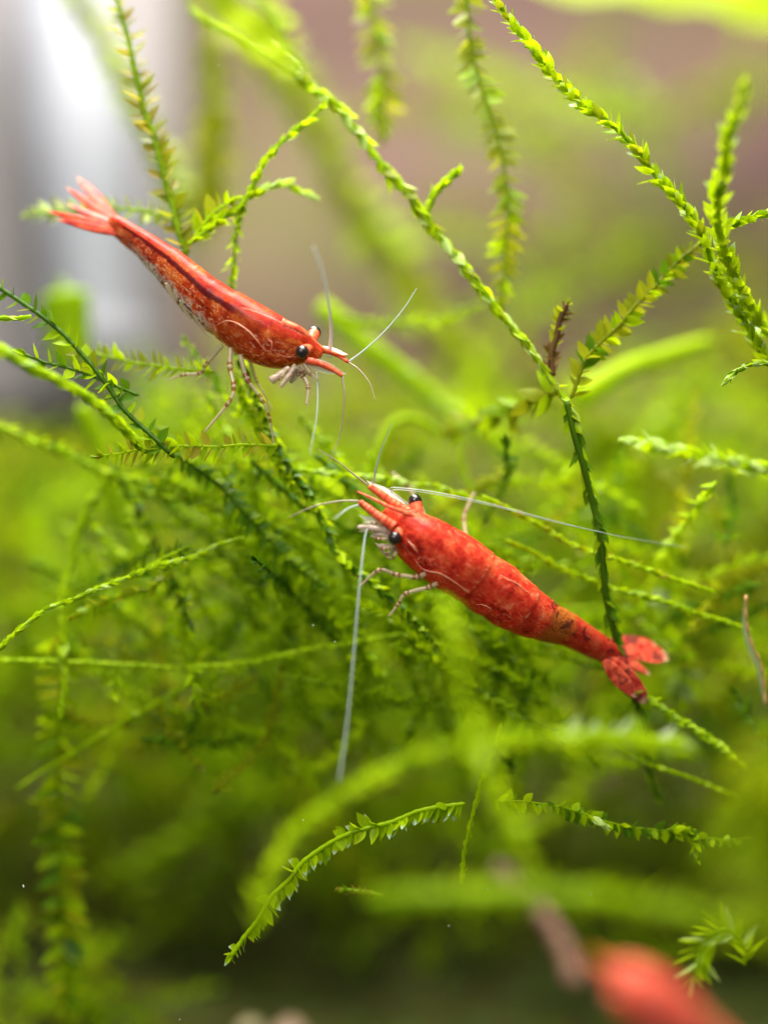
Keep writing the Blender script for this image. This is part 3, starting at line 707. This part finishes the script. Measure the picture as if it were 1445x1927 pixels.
# ------------------------------------------------------------------ shrimps
def uv_ball(c, r, axis=None, squash=1.0, nu=20, nv=12):
    V = []; F = []
    for j in range(nv+1):
        th = math.pi*j/nv
        for i in range(nu):
            a = 2*math.pi*i/nu; V.append(np.array([math.sin(th)*math.cos(a), math.sin(th)*math.sin(a), math.cos(th)])*r)
    V = np.array(V)
    if axis is not None:
        ax = nrm(np.asarray(axis, float)); V = V+np.outer(V@ax, ax)*(squash-1)
    for j in range(nv):
        for i in range(nu): F.append((j*nu+i, (j+1)*nu+i, (j+1)*nu+(i+1) % nu, j*nu+(i+1) % nu))
    return V+c, F

def blade_np(p0, p1, wid, nv, thick, shape, nu=16, m=8, curl=0.0):
    """closed lens-section blade from p0 to p1; returns V,F,edge attribute"""
    ax = p1-p0; L = np.linalg.norm(ax); t = ax/L; nv = nrm(nv-t*(nv@t)); s = np.cross(nv, t)
    V = []; E = []; F = []
    for i in range(nu):
        q = i/(nu-1); ww = wid*np.interp(q, np.linspace(0, 1, len(shape)), shape)
        for k in range(2*m):
            a = 2*math.pi*k/(2*m); ca = math.cos(a); sa = math.sin(a)
            V.append(p0+ax*q+s*ww*ca+nv*(thick*sa*(1-0.6*q)*min(1, ww/wid*1.3+0.1)+curl*q*q*L+0.12*wid*ca*ca))
            E.append(max(abs(ca)**4*0.72, (q-0.68)/0.32*1.1))
    for i in range(nu-1):
        for k in range(2*m): F.append((i*2*m+k, i*2*m+(k+1) % (2*m), (i+1)*2*m+(k+1) % (2*m), (i+1)*2*m+k))
    F.append(tuple(range(2*m))[::-1]); F.append(tuple((nu-1)*2*m+k for k in range(2*m)))
    return np.array(V), F, np.array(E)

class Shrimp:
    def __init__(self, label, stations, phi, wr, plates, bands, mat, fan, rings=150, sides=48):
        self.fan = fan; W = []; 
        for (px, py, hp, y) in stations: W.append([*P(px, py, y), U(hp, y)])
        S = spline(W, rings); self.c = S[:, :3]; self.half = S[:, 3]
        base = self.c[int(rings*0.35)].copy(); self.off = base
        self.root = empty('shrimp', base); tag(self.root, label, 'shrimp', 'red shrimps')
        self.phi = math.radians(phi); t = tangents(self.c)
        nI = np.stack([-t[:, 2], 0*t[:, 0], t[:, 0]], 1); nI[nI[:, 2] < 0] *= -1; nI = nrm(nI)
        vw = np.array([0, -1.0, 0]); d = math.cos(self.phi)*nI+math.sin(self.phi)*vw
        d = nrm(d-t*(d*t).sum(1, keepdims=True)); l = np.cross(t, d); l[(l@vw) < 0] *= -1
        self.t, self.d, self.l, self.wr = t, d, l, wr
        self.h = self.half/math.sqrt(math.cos(self.phi)**2+(wr*math.sin(self.phi))**2)
        self.rings = rings
        self.pl = sorted(self.u_at(*q) for q in plates)
        u = np.linspace(0, 1, rings); th = np.linspace(0, 2*math.pi, sides, endpoint=False)
        edges = [0.0]+self.pl+[1.0]
        seg = np.zeros(rings)
        for a, b in zip(edges[:-1], edges[1:]):
            k = (u >= a) & (u <= b); seg[k] = (u[k]-a)/(b-a)
        self.segf = seg; self.u = u
        first = u < self.pl[0]
        self.th = th
        V = np.zeros((rings, sides, 3)); dv = np.zeros((rings, sides))
        for i in range(rings):
            for k in range(sides):
                V[i, k] = self.surf_i(i, th[k]); dv[i, k] = math.cos(th[k])
        V = V.reshape(-1, 3)-base; F = []
        for i in range(rings-1):
            for k in range(sides): F.append((i*sides+k, i*sides+(k+1) % sides, (i+1)*sides+(k+1) % sides, (i+1)*sides+k))
        F.append(tuple(range(sides))[::-1]); F.append(tuple((rings-1)*sides+k for k in range(sides)))
        band = np.zeros(rings)
        for (bx, by, wdt) in bands:
            ub = self.u_at(bx, by); band = np.maximum(band, np.exp(-((u-ub)/wdt)**2))
        sg = np.where(u < 0.12, 0, np.clip((seg-0.82)/0.18, 0, 1)); sg[u > 0.97] = 0
        rep = lambda a: np.repeat(a, sides)
        part('body', mesh_np('body', V, F, mat, dict(u=rep(u), ang=np.tile(np.minimum(th, 2*math.pi-th)/math.pi, rings), dv=dv.ravel(), seg=rep(sg), band=rep(band))), self.root)
    def u_at(self, px, py):
        q = np.array([(p[0]/((DIST+p[1])/DIST)*275+722.5, 963.5-p[2]/((DIST+p[1])/DIST)*275) for p in self.c])
        return float(np.argmin(((q-np.array([px, py]))**2).sum(1)))/(self.rings-1)
    def surf_i(self, i, th, lift=0.0):
        sg = self.segf[i]; u = self.u[i]
        k = 1.0
        if u > self.pl[0]: k = 0.982+0.034*sg**1.5
        else: k = 1.0+0.035*max(0, sg-0.6)/0.4
        ct, s = math.cos(th), math.sin(th)
        hh = self.h[i]*k+lift; ww = self.h[i]*self.wr*k+lift
        if ct < 0:                                  # below: side plates reach down in scallops
            sc_ = 1.0+(0.10*math.sin(math.pi*sg)-0.04 if u > self.pl[0] and u < 0.92 else 0.0)
            hh *= sc_; ww *= 1-0.16*ct*ct
        else: ww *= 1+0.02*math.sin(2*th)**2
        sl = math.copysign(abs(s)**0.92, s)
        return self.c[i]+self.d[i]*hh*ct+self.l[i]*ww*sl
    def surf(self, u, deg, lift=0.0):
        """point on the skin; deg from the back, positive on the side that faces the viewer"""
        x = u*(self.rings-1); i = int(min(max(x, 0), self.rings-2)); f = x-i
        return self.surf_i(i, math.radians(deg), lift)*(1-f)+self.surf_i(i+1, math.radians(deg), lift)*f
    def add(self, name, V, F, mat, attrs=None, parent=None):
        return part(name, mesh_np(name, np.asarray(V)-self.off, F, mat, attrs), parent or self.root)
    def ridge(self, uds, r=0.006, mat='ridge'):
        p = spline([[u, dg, 0] for u, dg in uds], 30); pts = np.array([self.surf(a, b, 0.001) for a, b, _ in p])
        q = np.sin(np.linspace(0.05, math.pi-0.05, len(pts)))
        V, F = tube_np(pts, r*(0.3+0.7*q), 6); self.add('plate_rim', V, F, M[mat])
    def rim_at(self, pxs, r=0.004, y=0.0, mat='ridge'):
        if not hasattr(self, 'grid'):
            G = [];
            for i in range(0, self.rings, 1):
                for dg in range(-70, 156, 3):
                    G.append((i/(self.rings-1), dg, *self.surf_i(i, math.radians(dg))))
            self.grid = np.array(G); w_ = self.grid[:, 2:]; k = DIST/(DIST+w_[:, 1])
            self.gp = np.stack([w_[:, 0]*k*275+722.5, 963.5-w_[:, 2]*k*275], 1)
        q = spline([[a, b, 0] for a, b in pxs], 24); pts = []
        for a, b, _ in q:
            dd = ((self.gp-np.array([a, b]))**2).sum(1); m_ = np.where(dd < dd.min()+16)[0]
            k = m_[np.argmin(self.grid[m_, 3])]; pts.append(self.grid[k, 2:])
        pts = np.array(pts)
        for _ in range(3): pts[1:-1] = (pts[:-2]+2*pts[1:-1]+pts[2:])/4
        qq = np.sin(np.linspace(0.05, math.pi-0.05, len(pts)))
        V, F = tube_np(pts, r*(0.25+0.75*qq), 6); self.add('plate_rim', V, F, M[mat])
    def eye(self, base_u, base_deg, center, r):
        b = self.surf(base_u, base_deg, -0.02); ax = nrm(center-b)
        p = spline([b-ax*0.03, b+(center-b)*0.45, center-ax*r*0.25], 10)
        V, F = tube_np(p, np.linspace(r*0.78, r*0.93, 10), 14); st = self.add('eye_stalk', V, F, M['stalk'])
        V, F = uv_ball(center, r, ax, 1.06); self.add('eye', V, F, M['eye'], None, st)
    def tube(self, name, pts, r0, r1, mat, joints=None, sides=8, parent=None, n=40, power=1.0, bulge=0.35):
        W = [P(*q) if not isinstance(q, np.ndarray) else q for q in pts]; p = spline(W, n)
        q = np.linspace(0, 1, n)**power; r = r0*(1-q)+r1*q; jt = np.zeros(n)
        if joints:
            for w_ in W[1:-1]:
                k = np.argmin(((p-w_)**2).sum(1)); jt = np.maximum(jt, np.exp(-((np.arange(n)-k)/1.5)**2))
            r = r*(1+bulge*jt)
            jt = np.maximum(np.roll(jt, -2), np.roll(jt, 2))
        V, F = tube_np(p, r, sides); return self.add(name, V, F, M[mat], dict(joint=np.repeat(jt, sides)), parent)
    def beaded(self, name, pts, r0, r1, mat='stalk', beads=9, sides=12, parent=None):
        W = [P(*q) if not isinstance(q, np.ndarray) else q for q in pts]; n = 48; p = spline(W, n); q = np.linspace(0, 1, n)
        r = (r0*(1-q)+r1*q)*(1+0.09*np.abs(np.sin(q*math.pi*beads))+0.05*np.sin(q*17+r0*900)); r[0] *= .7; r[-1] *= .6
        V, F = tube_np(p, r, sides); return self.add(name, V, F, M[mat], None, parent)
    def flag(self, pts, r0, r1, mat='feeler', name='feeler', n=60, parent=None):
        return self.tube(name, pts, r0*0.7, r1*0.8, mat, None, 6, parent, n)
    def lobe(self, name, p0, p1, wid, nv, thick, curl=0.0, shape=(0.35, 0.75, 0.98, 1.0, 0.9, 0.62, 0.1)):
        V, F, E = blade_np(P(*p0), P(*p1), wid, np.array(nv, float), thick, shape, curl=curl)
        self.add(name, V, F, M[self.fan], dict(edge=E))
    def scale_blade(self, p0, p1, wid, nv, name='feeler_scale'):
        V, F, E = blade_np(P(*p0), P(*p1), wid, np.array(nv, float), 0.006, (0.5, 0.9, 1, 0.85, 0.4, 0.05))
        self.add(name, V, F, M['leg' if name == 'swimmeret' else 'scale'], dict(edge=E, joint=0.25+0*E))

# --- upper shrimp
A = Shrimp('orange red speckled shrimp with a dark back line, the upper one, heading down right',
    [(606, 668, 6, 0.0), (592, 663, 15, 0.0), (576, 658, 27, 0.0), (556, 653, 37, 0.0), (519, 645, 48, 0.02), (479, 627, 51, 0.04), (440, 601, 47, 0.06), (414, 584, 45, 0.08), (380, 560, 43, 0.10),
     (332, 514, 36, 0.15), (300, 486, 30, 0.20), (268, 460, 24, 0.25), (236, 437, 20, 0.30), (216, 424, 17, 0.33), (207, 419, 11, 0.34)],
    38, 0.72, [(428, 593), (390, 566), (352, 530), (312, 496), (272, 463)], [(250, 447, 0.03)], SH1, 'fan1')
A.eye(0.055, 60, P(569, 662, -0.13), 0.046)
A.eye(0.055, -60, P(592, 626, 0.12), 0.046)
A.tube('rostrum', [A.surf(0.16, 0, -0.03), A.surf(0.09, 0, -0.01), P(600, 652, 0.0), P(628, 664, 0.0), P(650, 671, 0)], 0.045, 0.006, 'stalk', None, 10, power=0.7)
A.beaded('feeler_base', [P(585, 655, 0.04), P(612, 660, 0.03), P(635, 668, 0.02), P(656, 682, 0.0)], 0.024, 0.011)
A.beaded('feeler_base', [P(575, 678, -0.10), P(600, 684, -0.10), P(625, 695, -0.09), P(645, 708, -0.08)], 0.026, 0.012)
A.scale_blade((580, 680, -0.08), (652, 703, -0.08), 0.045, (0.2, -0.7, -0.6))
A.scale_blade((600, 655, 0.05), (655, 668, 0.05), 0.035, (0.2, -0.7, 0.6))
A.flag([P(656, 681, 0), (690, 655, 0.0), (725, 622, 0.0), (760, 580, 0.02), (784, 543, 0.05)], 0.010, 0.003)
A.flag([P(656, 682, 0), (675, 695, -0.02), (695, 720, -0.05), (706, 752, -0.1)], 0.009, 0.003, 'feeler_dark')
A.flag([P(645, 708, -0.08), (648, 745, -0.1), (645, 790, -0.1), (636, 830, -0.1), (618, 870, -0.12)], 0.010, 0.003, 'feeler_dark')
A.flag([P(596, 700, -0.05), (598, 740, -0.1), (595, 790, -0.18), (583, 855, -0.25)], 0.009, 0.003)
A.flag([P(620, 672, 0.05), (623, 620, -0.1), (617, 560, -0.35), (606, 510, -0.5), (590, 464, -0.6)], 0.020, 0.006, 'feeler_white', name='antenna')
A.rim_at([(403, 612), (425, 605), (455, 616), (480, 640), (500, 666)], 0.006)
A.rim_at([(503, 640), (513, 650), (508, 668)], 0.006)
A.rim_at([(404, 622), (415, 645), (437, 664), (470, 682), (505, 696), (540, 694)], 0.005)
A.rim_at([(455, 575), (500, 590), (540, 610), (572, 630)], 0.004)
A.rim_at([(520, 668), (545, 676), (556, 668)], 0.004)
for (pts, r0, r1) in [
    ([(434, 655, 0.0), (433, 690, -0.02), (440, 728, -0.05), (431, 757, -0.06), (386, 812, -0.05)], 0.020, 0.008),
    ([(452, 668, 0.0), (465, 712, -0.02), (492, 750, -0.02), (507, 785, 0.0), (516, 838, 0.03)], 0.019, 0.007),
    ([(418, 650, 0.05), (388, 686, 0.12), (378, 702, 0.15), (345, 706, 0.18), (316, 716, 0.2)], 0.018, 0.007),
    ([(470, 678, 0.18), (482, 715, 0.25), (500, 748, 0.28), (512, 772, 0.3)], 0.016, 0.007),
    ([(552, 688, -0.05), (570, 707, -0.08), (580, 728, -0.1), (577, 762, -0.12)], 0.020, 0.010),
    ([(572, 684, -0.08), (585, 702, -0.1), (597, 714, -0.1)], 0.014, 0.006)]:
    A.tube('leg', pts, r0, r1, 'leg', True, 9, n=60)
A.beaded('mouthpart', [P(545, 692, -0.06), P(525, 706, -0.09), P(508, 716, -0.1)], 0.020, 0.024, 'mouth', 3)
A.beaded('mouthpart', [P(555, 692, -0.08), P(540, 712, -0.1), P(528, 728, -0.1)], 0.020, 0.013, 'mouth', 3)
A.beaded('mouthpart', [P(560, 690, -0.04), P(555, 708, -0.05), P(546, 720, -0.05)], 0.018, 0.013, 'mouth', 3)
for k, (x0, y0, x1, y1, x2, y2) in enumerate([(552, 690, 548, 706, 536, 716), (540, 694, 528, 712, 514, 722), (562, 690, 562, 704, 556, 716), (566, 688, 574, 700, 586, 708), (558, 690, 570, 702, 572, 716)]):
    A.tube('mouthpart', [(x0, y0, -0.08-0.01*k), (x1, y1, -0.1), (x2, y2, -0.11+0.02*k)], 0.012, 0.005, 'leg', True, 7, n=24)
NV = (0.35, -0.75, 0.5)
SL = (0.55, 0.8, 1.0, 0.95, 0.75, 0.45, 0.08)
A.lobe('telson', (222, 428, 0.31), (126, 384, 0.42), 0.042, NV, 0.026, shape=SL)
A.lobe('tail_lobe', (222, 434, 0.28), (86, 396, 0.38), 0.036, (0.1, -0.9, 0.3), 0.016, shape=SL)
A.lobe('tail_lobe', (226, 441, 0.28), (104, 412, 0.30), 0.034, (0.0, -1.0, 0.2), 0.016, shape=SL)
A.lobe('tail_lobe', (218, 420, 0.36), (124, 352, 0.48), 0.038, (0.5, -0.8, 0.1), 0.018, shape=SL)
A.lobe('tail_lobe', (222, 416, 0.38), (146, 334, 0.56), 0.046, (0.6, -0.8, 0.1), 0.018, shape=(0.4, 0.6, 0.8, 1.0, 1.0, 0.7, 0.12))
# swimmerets under the abdomen
for (x0, y0, x1, y1) in [(372, 606, 392, 640), (345, 578, 362, 612), (318, 546, 334, 580)]:
    A.scale_blade((x0-6, y0-14, 0.05), (x1, y1-6, 0.12), 0.018, (0.3, -0.9, -0.2), 'swimmeret')

# --- lower shrimp
B = Shrimp('solid coral red shrimp, the lower one, heading up left with amber band before the tail',
    [(722, 960, 9, -0.02), (736, 971, 21, -0.02), (750, 984, 33, -0.02), (768, 997, 42, -0.02), (787, 1015, 51, -0.02), (830, 1045, 57, 0.0), (862, 1065, 57, 0.02), (889, 1084, 55, 0.04), (930, 1111, 56, 0.07), (971, 1141, 51, 0.11),
     (1017, 1166, 42, 0.16), (1045, 1177, 36, 0.19), (1069, 1187, 32, 0.22), (1104, 1206, 27, 0.27), (1140, 1226, 23, 0.32), (1156, 1236, 18, 0.34), (1163, 1240, 10, 0.35)],
    50, 0.76, [(893, 1087), (938, 1117), (978, 1145), (1020, 1167), (1070, 1187)], [(1040, 1175, 0.06)], SH2, 'fan2')
B.eye(0.085, 68, P(743, 1012, -0.18), 0.047)
B.eye(0.10, -52, P(781, 943, 0.0), 0.048)
B.tube('rostrum', [B.surf(0.22, 0, -0.05), B.surf(0.10, 0, -0.02), P(735, 955, -0.17), P(705, 940, -0.14), P(672, 925, -0.1)], 0.032, 0.006, 'stalk', None, 10, power=0.8)
B.beaded('feeler_base', [P(772, 965, 0.0), P(745, 950, 0.0), P(720, 932, 0.0), P(694, 914, 0.0)], 0.037, 0.020)
B.beaded('feeler_base', [P(742, 992, -0.16), P(722, 978, -0.16), P(700, 962, -0.14), P(677, 944, -0.12)], 0.037, 0.020)
B.scale_blade((735, 1000, -0.12), (676, 968, -0.1), 0.045, (-0.3, -0.8, -0.4))
B.scale_blade((760, 955, 0.05), (690, 905, 0.05), 0.05, (-0.3, -0.6, 0.7))
B.flag([P(692, 913, 0), (665, 892, -0.01), (635, 868, -0.02), (600, 847, -0.02)], 0.012, 0.003, 'feeler_dark')
B.flag([P(702, 910, 0), (708, 880, -0.08), (718, 845, -0.15), (737, 798, -0.3)], 0.012, 0.003)
B.flag([P(676, 943, -0.12), (640, 943, -0.14), (590, 953, -0.16), (543, 974, -0.2)], 0.011, 0.003, 'feeler_dark')
B.flag([P(674, 950, -0.12), (655, 957, -0.2), (640, 968, -0.28), (630, 976, -0.35)], 0.012, 0.004)
B.flag([(770, 950, 0.05), (745, 930, 0.03), (732, 920, 0.02), (752, 918, 0.0), (830, 928, 0.0), (930, 950, 0.02), (1050, 982, 0.05), (1160, 1008, 0.15), (1290, 1030, 0.4)], 0.0055, 0.002, name='antenna', n=110)
B.flag([(772, 954, 0.06), (750, 936, 0.04), (735, 925, 0.03), (755, 922, 0.01), (830, 932, 0.0), (930, 953, 0.02), (1050, 984, 0.05), (1140, 1003, 0.12)], 0.005, 0.002, n=110)
B.flag([(705, 990, -0.15), (690, 998, -0.18), (682, 1050, -0.25), (674, 1130, -0.32), (664, 1250, -0.42), (652, 1370, -0.55), (638, 1470, -0.7)], 0.010, 0.005, name='antenna', n=80)
B.rim_at([(783, 1060), (795, 1075), (830, 1083), (860, 1102), (882, 1120)], 0.007)
B.rim_at([(765, 1020), (775, 1030), (784, 1042)], 0.008)
B.rim_at([(896, 1140), (910, 1142), (922, 1150)], 0.004)
B.rim_at([(945, 1080), (975, 1098), (1000, 1115)], 0.005)
for (pts, r0, r1) in [
    ([(800, 1080, -0.1), (782, 1086, -0.12), (745, 1081, -0.14), (713, 1073, -0.14), (678, 1103, -0.1)], 0.019, 0.008),
    ([(822, 1098, -0.1), (807, 1105, -0.12), (764, 1117, -0.13), (750, 1136, -0.12), (732, 1160, -0.1)], 0.018, 0.008),
    ([(876, 1010, 0.3), (873, 978, 0.36), (876, 962, 0.38), (892, 928, 0.42)], 0.017, 0.012),
    ([(800, 975, 0.3), (782, 940, 0.36), (765, 912, 0.4), (738, 890, 0.45)], 0.016, 0.010),
    ([(745, 1030, -0.1), (728, 1043, -0.1), (712, 1030, -0.1)], 0.018, 0.010)]:
    B.tube('leg', pts, r0, r1, 'leg', True, 9, n=60)
B.beaded('mouthpart', [P(728, 1000, -0.12), P(705, 995, -0.16), P(690, 992, -0.16), P(672, 992, -0.16)], 0.034, 0.010, 'mouth', 4)
B.beaded('mouthpart', [P(732, 1012, -0.12), P(718, 1006, -0.14), P(700, 1006, -0.14)], 0.030, 0.012, 'mouth', 3)
B.beaded('mouthpart', [P(745, 1035, -0.08), P(728, 1028, -0.12), P(710, 1028, -0.12)], 0.024, 0.012, 'mouth', 3)
for k, (x0, y0, x1, y1, x2, y2) in enumerate([(728, 994, 704, 984, 682, 984), (726, 1000, 700, 998, 676, 1000), (732, 1014, 712, 1014, 696, 1008), (740, 1028, 722, 1032, 706, 1022), (746, 1038, 738, 1050, 726, 1048)]):
    B.tube('mouthpart', [(x0, y0, -0.13-0.01*k), (x1, y1, -0.17), (x2, y2, -0.18+0.02*k)], 0.013, 0.005, 'leg', True, 7, n=24)
NV = (-0.3, -0.7, 0.6)
B.lobe('telson', (1142, 1222, 0.28), (1222, 1270, 0.34), 0.055, NV, 0.035, shape=(0.7, 0.95, 0.95, 0.85, 0.7, 0.5, 0.2))
B.lobe('tail_lobe', (1148, 1214, 0.34), (1256, 1238, 0.46), 0.085, (0.0, -0.8, 0.6), 0.022, shape=(0.35, 0.7, 0.9, 1.0, 1.0, 0.85, 0.3))
B.lobe('tail_lobe', (1150, 1208, 0.38), (1235, 1214, 0.5), 0.07, (0.1, -0.7, 0.7), 0.02)
B.lobe('tail_lobe', (1142, 1238, 0.26), (1216, 1322, 0.30), 0.080, (-0.4, -0.8, 0.3), 0.022, shape=(0.4, 0.75, 0.95, 1.0, 0.9, 0.7, 0.2))
B.lobe('tail_lobe', (1136, 1242, 0.24), (1196, 1312, 0.22), 0.06, (-0.5, -0.8, 0.1), 0.02)

# --- third shrimp, close to the lens and badly out of focus
Cc = Shrimp('badly blurred coral shrimp in the bottom right corner, close to the viewer',
    [(1150, 1815, 12, -2.5), (1168, 1835, 38, -2.5), (1200, 1868, 58, -2.5), (1250, 1912, 64, -2.45), (1310, 1960, 54, -2.4), (1390, 2020, 46, -2.35), (1470, 2090, 32, -2.3), (1540, 2140, 20, -2.25)],
    45, 0.75, [(1260, 1925), (1320, 1970), (1380, 2015), (1430, 2055), (1480, 2100)], [(1470, 2090, 0.04)], SH3, 'fan2')
Cc.eye(0.10, 68, P(1145, 1866, -2.6), 0.032)
Cc.eye(0.10, -68, P(1190, 1825, -2.4), 0.032)
Cc.beaded('feeler_base', [P(1155, 1840, -2.5), P(1130, 1815, -2.5), P(1110, 1800, -2.5)], 0.03, 0.015)
Cc.lobe('telson', (1530, 2130, -2.25), (1620, 2190, -2.2), 0.04, NV, 0.02)

# blurred mauve brown stalk beside it
W = [P(*q) for q in DD(-2.0, -1.7, (1085, 1850), (1062, 1790), (1030, 1735), (990, 1680), (930, 1630))]
root = empty('twig', W[0]); p = spline(W, 24)
Vt, Ft = tube_np(p-W[0], 0.058*np.linspace(1, 0.7, 24)*(1+0.08*np.sin(np.arange(24)*1.3)), 10)
part('bark', mesh_np('bark', Vt, Ft, simple('mauve_brown', (0.17, 0.075, 0.045), 0.6, (9, (0.28, 0.15, 0.10)))), root)
Vt, Ft = tube_np(spline([p[12]-W[0], p[12]-W[0]+np.array([-0.1, -0.02, 0.12]), p[12]-W[0]+np.array([-0.16, -0.05, 0.28])], 8), np.linspace(0.03, 0.012, 8), 7)
part('side_twig', mesh_np('side_twig', Vt, Ft, bpy.data.materials['mauve_brown']), root)
tag(root, 'blurred mauve brown twig leaning left of the corner shrimp', 'twig')

# motes drifting in the water
Vs, Fs, n = [], [], 0
r = random.Random(3)
for k in range(12):
    c = P(r.uniform(0, 1445), r.uniform(0, 1927), r.uniform(-0.25, 0.35)); d = nrm(np.array([r.gauss(0, 1), r.gauss(0, 1), r.gauss(0, 1)]))
    v, f = uv_ball(c, r.uniform(0.0025, 0.0045), d, r.uniform(1, 3), 6, 4); Vs.append(v); Fs.extend([tuple(i+n for i in q) for q in f]); n += len(v)
o = bpy.data.objects.new('floating_specks', mesh_np('floating_specks', np.vstack(Vs), Fs, simple('speck', (0.8, 0.8, 0.75), 0.5))); C.objects.link(o)
tag(o, 'tiny pale specks drifting in the water', 'specks', kind='stuff')
